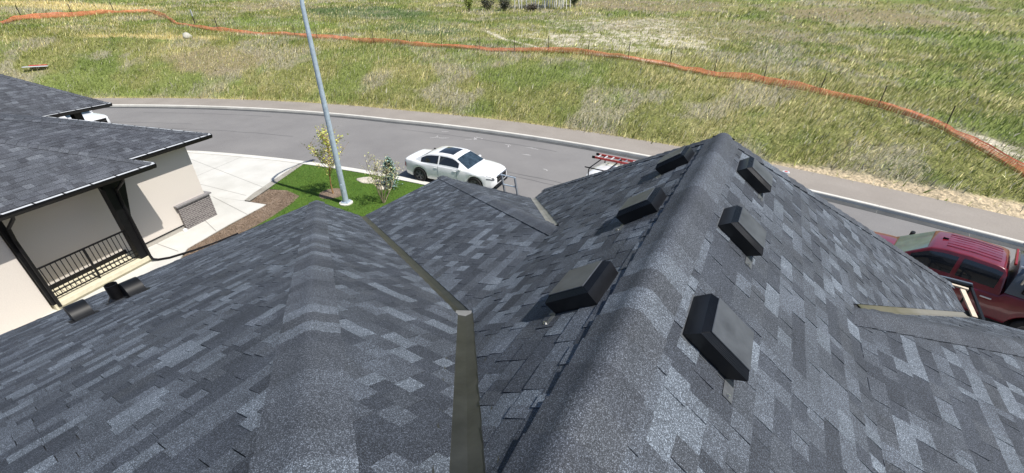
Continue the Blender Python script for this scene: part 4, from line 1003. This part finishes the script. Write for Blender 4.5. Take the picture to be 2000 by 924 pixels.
# chrome rack on the canopy of the red pickup
def rack(root,m,z=2.02,xs=(-2.6,-1.9,-1.2)):
    rk=empty('roof_rack',(0,0,0),parent=root)
    for x in xs:
        mb=MB(); mb.tube([(x,-.90,1.60),(x,-.90,z-.05),(x,-.83,z),(x,.83,z),(x,.90,z-.05),(x,.90,1.60)],.026,8); mb.build('crossbar',m,rk,smooth=True)
    for y in (-.86,.86):
        mb=MB(); mb.tube([(xs[0]-.2,y,z+.01),(xs[-1]+.2,y,z+.01)],.026,8); mb.build('side_rail',m,rk,smooth=True)
rack(tr,M['chrome'])
mb=MB()
wt,cc=pickup((-2.5,14.85,.004),R(-3),.90,'white work truck with black ladder rack behind the main ridge',M['white'],M['white'],M['wglass'],red=False)
rack(wt,M['black'],2.06,(-2.75,-2.0,-1.2))
# red ladder lying on the rack
ld=empty('extension_ladder',(-2.5,14.85,.004),R(-3),'red fibreglass ladder lying on the white truck rack','ladder'); ld.scale=(.9,.9,.9)
zl=2.115
for y in (.28,.74):
    mb=MB(); mb.box((-.9,y,zl+.03),(4.3,.035,.09),bev=.006); mb.build('stile',M['fredl'],ld)
for k in range(14):
    mb=MB(); mb.bar((-2.9+k*.305,.28,zl+.04),(-2.9+k*.305,.74,zl+.04),.045,.03); mb.build('rung',M['guard'] if k not in (3,4) else M['alu'],ld)
for y in (.28,.74):
    mb=MB(); mb.box((-3.07,y,zl+.03),(.14,.05,.11),bev=.01); mb.build('foot',M['black'],ld)
# ladder standing against the middle eave
la=empty('aluminium_ladder',(0,0,0),0,'aluminium ladder top standing above the front eave by the white sedan','ladder')
f0=Vector((-5.55,9.78,0)); f1=Vector((-5.40,8.58,3.42))
for dx in (0,.40):
    mb=MB(); mb.bar(f0+Vector((dx,0,0)),f1+Vector((dx,0,0)),.028,.07); mb.build('stile',M['alu'],la)
for k in range(1,12):
    q=f0.lerp(f1,k/11.0); mb=MB(); mb.tube([q+Vector((-.02,0,0)),q+Vector((.42,0,0))],.017,8); mb.build('rung',M['galv'],la)
# ---------------- scaffold by the right eave ----------------
sc=empty('scaffold_frame',(-.08,0,0),0,'dark steel scaffold frame standing just off the right eave','scaffold')
for x,y in ((4.35,10.25),(5.05,10.2),(4.5,11.75),(5.2,11.7)):
    mb=MB(); mb.tube([(x,y,0),(x,y,1.85)],.025,8); mb.build('leg',M['black'],sc)
mb=MB()
for a,b in (((4.35,10.25),(4.5,11.75)),((5.05,10.2),(5.2,11.7)),((4.35,10.25),(5.05,10.2)),((4.5,11.75),(5.2,11.7))):
    for z in (.5,1.2,1.8): mb.bar((*a,z),(*b,z),.045,.045)
mb.build('frame_rail',M['black'],sc)
mb=MB(); mb.box((4.62,11.0,1.22),(.5,1.45,.03)); mb.build('deck',M['black'],sc)
mb=MB(); mb.bar((4.42,11.78,1.86),(5.2,11.73,1.86),.06,.05); mb.build('top_rail',M['grey'],sc)
for i,(a,b,w_,lb) in enumerate([((4.60,11.50,1.87),(4.98,11.43,1.87),.07,'short pale lumber offcut lying across the scaffold top'),((4.88,11.38,1.85),(4.82,10.28,1.85),.08,'long pale lumber board lying along the scaffold')]):
    mb=MB(); mb.bar(a,b,w_,.035); tag(mb.build('lumber_board',M['ply']),lb,'board','loose boards on the scaffold')
for i,(x,y) in enumerate([(4.55,11.45),(4.79,11.50)]):
    mb=MB(); mb.tube([(x,y,1.24),(x,y,1.46)],.09,14); mb.tube([(x,y,1.46),(x,y,1.475)],.095,14); 
    tag(mb.build('paint_can',M['galv'],smooth=True),'grey cylindrical can on the scaffold deck, %s of two'%['farther from the pickup','nearer the pickup'][i],'can','cans on the scaffold deck')
# ---------------- street lamp ----------------
lp=empty('street_lamp',(-13.80,9.80,0),0,'tall galvanised street lamp pole on a white round footing in the lawn','street lamp')
mb=MB(); pts=[(0,0,.1),(0,0,2),(0,0,4),(0,0,6),(0,0,7.2),(0,.06,7.6),(0,.28,8.1),(0,.75,8.6),(0,1.4,8.95),(0,2.1,9.1),(0,2.5,9.12)]
mb.tube([(x*.5,y,z) for x,y,z in pts],[.115,.105,.093,.08,.07,.066,.06,.052,.045,.04,.038],12); mb.build('pole',M['galv'],lp,smooth=True)
mb=MB(); mb.tube([(0,0,-.02),(0,0,.07),(0,0,.085)],[.27,.27,.24],22); mb.build('footing',M['kerb'],lp)
mb=MB(); mb.box((0,0,.098),(.33,.33,.025),rz=.4,bev=.008)
mb.build('base_plate',M['galv'],lp)
for k in range(4):
    a=.4+math.pi/4+k*math.pi/2; mb=MB(); mb.tube([(.17*math.cos(a),.17*math.sin(a),.1),(.17*math.cos(a),.17*math.sin(a),.17)],.016,8); mb.build('anchor_bolt',M['galv'],lp)
mb=MB(); a=Vector((.45,-.9,0)).normalized(); an=math.atan2(a.y,a.x); mb.box((a.x*.108,a.y*.108,.78),(.03,.10,.26),rz=an,bev=.012); mb.build('access_cover',M['galv'],lp)
mb=MB(); mb.box((0,2.75,9.10),(.26,.62,.10),bev=.04); hd=mb.build('lamp_head',M['galv'],lp); mb=MB(); mb.box((0,2.8,9.04),(.2,.4,.02)); mb.build('lens',M['lamp'],hd)
# ---------------- small trees ----------------
def leaves(mb,c,n,spread,size,rg,cols,flat=0):
    for _ in range(n):
        p=Vector(c)+Vector((rg.gauss(0,spread),rg.gauss(0,spread),rg.gauss(0,spread*.8)))
        a=Vector((rg.uniform(-1,1),rg.uniform(-1,1),rg.uniform(-.6,.6))).normalized(); b=a.cross(Vector((rg.uniform(-1,1),rg.uniform(-1,1),rg.uniform(.2,1)))).normalized()
        s=size*rg.uniform(.6,1.4); k=rg.uniform(.7,1.3); c_=rg.choice(cols)
        mb.add([p-a*s,p-b*s*.55,p+a*s,p+b*s*.55],[(0,1,2,3)],0,tuple(v*k for v in c_))
leafm=attrmat('leaf',.55,spec=.3)
def young_tree(name,loc,h,trunk_h,nlimb,spread,label,bark,cols,nleaf,lsize,seed,multi=1,tr=.03,up=1.0,lspread=.06):
    rg=random.Random(seed); root=empty(name,loc,0,label,'tree'); tm=MB(); lm=MB()
    def grow(p,d,L,r,depth):
        pts=[p];n=6
        for i in range(n):
            d=(d+Vector((rg.gauss(0,.09),rg.gauss(0,.09),.06*up))).normalized(); pts.append(pts[-1]+d*L/n)
        tm.tube(pts,[r*(1-.75*i/n) for i in range(n+1)],5 if depth else 7)
        return pts,d
    for mI in range(multi):
        d=Vector((rg.gauss(0,.02+.16*(multi>1)),rg.gauss(0,.02+.16*(multi>1)),1)).normalized()
        pts,dd=grow(Vector((rg.gauss(0,.02)*(multi>1),rg.gauss(0,.02)*(multi>1),0)),d,h*(.92 if multi==1 else rg.uniform(.7,1)),tr,0)
        for k in range(nlimb//multi):
            t=trunk_h/h+(1-trunk_h/h)*(k+rg.random())/(nlimb/multi); t=min(t,.97); i=min(int(t*6),5); q=pts[i].lerp(pts[i+1],t*6-i)
            a=rg.uniform(0,6.28); L=spread*(1.15-t*.75)*rg.uniform(.7,1.15)
            lp_,_=grow(q,Vector((math.cos(a),math.sin(a),.9*up+rg.uniform(-.2,.3))).normalized(),L,tr*.38,1)
            for m_ in range(4):
                q2=lp_[rg.randint(2,6)]; a2=rg.uniform(0,6.28)
                l2,_=grow(q2,Vector((math.cos(a2),math.sin(a2),.8*up)).normalized(),L*.4,tr*.16,2)
                for q3 in l2[1::2]: leaves(lm,q3,max(1,nleaf//3),lspread,lsize,rg,cols)
            for q3 in lp_[2:]: leaves(lm,q3,nleaf,lspread,lsize,rg,cols)
    tm.build('trunk',bark,root,smooth=True); lm.build('crown',leafm,root,cols=True)
    return root
young_tree('young_tree',(-15.08,10.17,0),2.85,.85,30,1.3,'young tree with orange-brown trunk and sparse yellow-green leaves left of the lamp pole',M['bark'],[(.52,.54,.11),(.40,.46,.08),(.60,.56,.16)],4,.042,3,tr=.032,lspread=.075)
young_tree('flowering_tree',(-12.50,10.62,0),2.45,.55,34,.8,'nearly bare many-stemmed young tree with pale buds right of the lamp pole',M['bark2'],[(.56,.50,.30),(.46,.44,.26),(.38,.42,.14)],3,.030,8,multi=6,tr=.022,lspread=.07)
# blue spruce shrub
rg=random.Random(4)
sp=empty('spruce_shrub',(-13.45,12.05,0),0,'small blue-green spruce by the near kerb beside pale stones','shrub')
mb=MB(); mb.tube([(0,0,0),(0,0,1.15)],[.035,.01],6); mb.build('trunk',M['bark2'],sp)
mb=MB()
for k in range(230):
    z=rg.uniform(.08,1.4); L=.56*(1.12-z*.6)*rg.uniform(.6,1.1); a=rg.uniform(0,6.28); 
    for j in range(7):
        q=Vector((math.cos(a)*L*j/7,math.sin(a)*L*j/7,z-.06*j/7+.05*(j/7)**2)); leaves(mb,q,2,.02,.045,rg,[(.20,.30,.26),(.28,.40,.37),(.08,.12,.07)])
mb.build('crown',leafm,sp,cols=True)
def rock(name,loc,size,seed,label,m,cat='rock'):
    rg=random.Random(seed); bm=bmesh.new(); bmesh.ops.create_icosphere(bm,subdivisions=3,radius=1)
    for v in bm.verts:
        n=v.co.normalized(); k=1+.18*math.sin(n.x*3.1+seed)*math.cos(n.y*2.7+seed*2)+.08*math.sin(n.z*7+n.x*5)+rg.uniform(-.02,.02)
        v.co=Vector((n.x*size[0]*k,n.y*size[1]*k,max(n.z*k,-.4)*size[2]))
    me=bpy.data.meshes.new(name); bm.to_mesh(me); bm.free(); me.polygons.foreach_set('use_smooth',[True]*len(me.polygons))
    o=link(name,me,m); o.location=loc; return tag(o,label,cat)
pale=ground_mat('pale_stone',[(.3,(.45,.41,.34)),(.7,(.62,.57,.48))],3,w1,20,bump=.5,bscale=20,dist=.03)
rock('flat_stone',(-15.0,11.95,.03),(.48,.30,.07),2,'wide flat pale stone at the left of the kerbside stone bed',pale)
rock('flat_stone',(-14.30,12.10,.03),(.42,.26,.08),5,'flat pale stone in the middle of the kerbside stone bed',pale)
rock('flat_stone',(-13.72,11.72,.03),(.30,.22,.10),9,'smaller pale stone at the foot of the blue-green spruce',pale)
def hz(x,y): return float(hill(np.array([x]),np.array([y]))[0])
rock('boulder',(-50.4,22.3,hz(-50.4,22.3)+.15),(.45,.38,.36),3,'lone white boulder on the slope below the orange netting',mat('white_rock',(.45,.43,.36),.9,nscale=4,namt=.2),'rock')
# ---------------- orange netting ----------------
FP=[(-71.95,14.54),(-75.54,16.68),(-75.94,18.73),(-75.57,21.68),(-77.4,26.25),(-76.28,30.15),(-68.73,28.64),(-60.96,26.42),(-53.79,25.82),(-50.72,27.29),(-45.02,29.42),(-42.17,29.77),(-40.22,30.72),(-37.14,31.33),(-32.37,31.52),(-29.29,31.71),(-26.16,32.35),(-22.46,32.72),(-19.51,33.05),(-16.37,33.61),(-14.25,34.02),(-10.7,33.71),(-7.81,33.28),(-5.87,32.84),(-3.07,32.47),(-0.26,32.44),(1.2,32.06),(2.84,31.78),(4.35,31.13),(5.64,30.64),(7.0,29.75),(8.23,28.91),(8.96,27.73),(9.68,26.66),(10.43,25.43),(11.3,23.6),(12.6,21.4)]
fp=np.array(FP); seg=np.r_[0,np.cumsum(np.hypot(*np.diff(fp,axis=0).T))]
S_=np.arange(0,seg[-1],.14); fx=np.interp(S_,seg,fp[:,0]); fy=np.interp(S_,seg,fp[:,1])
ker=np.ones(9)/9; fx=np.convolve(np.pad(fx,4,'edge'),ker,'valid'); fy=np.convolve(np.pad(fy,4,'edge'),ker,'valid')
fz=hill(fx,fy); tx=np.gradient(fx);ty=np.gradient(fy);tl=np.hypot(tx,ty); nx_=-ty/tl;ny_=tx/tl
Hn=.78*(.44+.30*(vn(S_/3.1,S_*0,5)-.5)+.16*(vn(S_/1.0,S_*0,8)-.5)+np.interp(fx,[-80,-60,-40,-20],[.1,.05,.03,0]))
lay=.06+.22*vn(S_/4,S_*0,12)+np.interp(fx,[4,9],[0,.15]); crump=.12*(vn(S_/.5,S_*0,15)-.5)
fn=empty('construction_fence',(0,0,0),0,'sagging orange plastic netting strung along the grassy slope on thin dark posts','fence')
def npt(i,u):
    # u 0..1 up the net; it slumps and leans towards the road
    sl_=1 if False else -1
    w_=math.sin(u*3.1)*.08+crump[i]*u
    d=sl_*(lay[i]*(1-u)+w_)
    return (fx[i]+nx_[i]*d,fy[i]+ny_[i]*d,max(float(fz[i]),float(fz[i]))+.05+Hn[i]*u*(.85+.15*math.sin(u*5+i*.05)))
mb=MB(); rows=9
for r_ in range(rows):
    u0=r_/(rows-1)*.95; u1=u0+(.085 if r_ in (0,rows-1) else .05)
    V=[];F=[]
    for i in range(len(S_)): V+=[npt(i,u0),npt(i,u1)]
    F=[(2*i,2*i+2,2*i+3,2*i+1) for i in range(len(S_)-1)]; mb.add(V,F)
for i in range(0,len(S_)-1):
    for fr in (0.0,):
        a=[]; 
        for u in (0,.33,.66,1.0):
            p=Vector(npt(i,u)).lerp(Vector(npt(i+1,u)),fr); q=p+Vector((tx[i]/tl[i],ty[i]/tl[i],0))*.03; a+=[p,q]
        mb.add(a,[(0,1,3,2),(2,3,5,4),(4,5,7,6)])
mb.build('netting',M['orange'],fn,fix=False)
posts=[(-78.5,17.92,1.2),(-77.76,22.4,1.2),(-78.37,26.96,1.25),(-53.61,27.0,1.21),(-43.6,29.3,1.1),(-40.83,29.9,1.17),(-38.22,31.2,1.15),(-34.5,31.45,1.15),(-30.51,32.0,1.18),(-26.83,32.5,1.15),(-22.62,32.6,1.22),(-19.29,32.9,1.2),(-16.37,33.6,1.31),(-13.05,33.9,1.1),(-9.65,33.6,1.27),(-6.42,33.0,1.24),(-3.36,32.6,1.15),(-.34,32.5,1.1),(2.76,31.8,1.22),(5.59,30.6,1.18),(8.25,28.95,1.16)]
rg=random.Random(9)
for x,y,h in posts:
    z=hz(x,y); l=Vector((rg.uniform(-.06,.06),rg.uniform(-.05,.05),1)); mb=MB(); mb.tube([Vector((x,y,z-.1)),Vector((x,y,z))+l*h],.026 if x>-45 else .045,6); mb.build('post',M['tpost'],fn)
# survey stake
z=hz(-59.75,27.76); mb=MB(); mb.bar((-59.75,27.76,z-.1),(-60.0,27.85,z+.9),.09); sk=empty('survey_stake',(0,0,0),0,'leaning stake with a white upper half behind the orange netting','stake')
mb.build('shaft',M['tpost'],sk); mb=MB(); mb.box((-60.12,27.9,z+1.25),(.22,.06,.7)); mb.build('white_top',M['guard'],sk)
# fallen barrier board
bd=empty('barrier_board',(-54.1,11.75,hz(-54.1,11.75)+.14),R(58),'red and white board lying flat in the grass at the left','board')
mb=MB(); mb.box((0,.16,.16),(1.15,.30,.05),bev=.01); mb.build('red_stripe',M['fredl'],bd); mb=MB(); mb.box((-.1,-.16,.10),(1.6,.34,.05),bev=.01); mb.build('white_stripe',M['guard'],bd)
# round marker beyond the ridge
mk=empty('marker_post',(1.74,21.75,.15),0,'small red and white round marker by the far kerb beyond the hip','marker')
mb=MB(); mb.tube([(0,0,0),(0,0,.36)],.02,8); mb.build('post',M['tpost'],mk); mb=MB(); mb.tube([(0,0,.34),(0,0,.40)],.15,16); d=mb.build('disc',M['guard'],mk); mb=MB(); mb.tube([(0,0,.40),(0,0,.41)],.07,12); mb.build('centre',M['fredl'],d)
# ---------------- aspens and shrubs beyond ----------------
def aspen_mesh(seed):
    rg=random.Random(seed); tm=MB(); lm=MB(); h=rg.uniform(7.5,10); p=Vector((0,0,-.3)); pts=[p]; d=Vector((rg.gauss(0,.05),rg.gauss(0,.05),1))
    for i in range(8): d=(d+Vector((rg.gauss(0,.03),rg.gauss(0,.03),.1))).normalized(); pts.append(pts[-1]+d*h/8)
    tm.tube(pts,[.11*(1-.75*i/8) for i in range(9)],7)
    for k in range(20):
        t=rg.uniform(.35,.97); i=min(int(t*8),7); q=pts[i].lerp(pts[i+1],t*8-i); a=rg.uniform(0,6.28); L=rg.uniform(.6,1.5)*(1.2-t*.7)
        e=q+Vector((math.cos(a)*L,math.sin(a)*L,L*.6)); tm.tube([q,q.lerp(e,.5)+Vector((0,0,.05)),e],[.022,.014,.006],4)
        for j in range(4): leaves(lm,q.lerp(e,.3+.22*j),7,.22,.07,rg,[(.10,.16,.04),(.16,.21,.06)])
    return tm,lm
asp=[]
for v in range(3):
    tm,lm=aspen_mesh(60+v); a=tm.build('trunk',M['aspen'],smooth=True); b=lm.build('crown',leafm,cols=True); asp.append((a,b))
rg=random.Random(31); used=set(); k=0
cams=Vector((0,0))
for i in range(34):
    t=i/33; x=-39.5+8.6*t+rg.gauss(0,.25); y=66.5+4.4*t+rg.uniform(-.6,3.4)+(0 if i%3 else 2); v=i%3
    r=empty('aspen_tree',(x,y,hz(x,y)),rg.uniform(0,6.28),'slender pale-trunked aspen in the far grove at the top of the view','tree','pale aspens in the far grove')
    sc_=rg.uniform(.75,1.15); r.scale=(sc_*rg.uniform(.6,1.0),)*2+(sc_,)
    a,b=asp[v]
    if v not in used: a.parent=r;b.parent=r; used.add(v)
    else:
        for q in (a,b): c=q.copy(); COL.objects.link(c); c.parent=r
def shrub(loc,r,h,cols,label,n,seed,name='shrub',group=None):
    rg=random.Random(seed); e=empty(name,loc,0,label,'shrub',group); tm=MB(); lm=MB()
    for k in range(14):
        a=rg.uniform(0,6.28); q=Vector((math.cos(a)*r*rg.uniform(.1,.9),math.sin(a)*r*rg.uniform(.1,.9),h*rg.uniform(.6,1))); tm.tube([Vector((0,0,-.1)),q*.5+Vector((0,0,.1)),q],[.03,.02,.008],4)
        for j in range(5): leaves(lm,q*(.35+.15*j)+Vector((0,0,.05)),n,r*.16,.10,rg,cols)
    tm.build('stem',M['bark2'],e); lm.build('foliage',leafm,e,cols=True)
dk=[(.05,.065,.045),(.09,.10,.075),(.13,.12,.09)]
shrub((-42.3,63.4,hz(-42.3,63.4)),1.6,2.2,dk,'grey-green leafless-looking shrub at the left end of the aspen grove',16,1)
shrub((-40.2,65.2,hz(-40.2,65.2)),1.5,1.9,dk,'dark shrub among the first pale aspen trunks',16,2)
shrub((-31.4,73.2,hz(-31.4,73.2)),1.4,2.2,[(.05,.085,.035),(.08,.12,.05)],'dark green bush standing right of the aspen grove',18,3)
shrub((-36.0,66.8,hz(-36,66.8)),1.5,.8,[(.12,.10,.08),(.08,.07,.055)],'low brown brush at the foot of the aspen grove',14,4)
shrub((-43.6,60.2,hz(-43.6,60.2)),.9,2.4,[(.26,.30,.06),(.18,.24,.05)],'yellow-green young shrub left of the aspen grove',12,5)
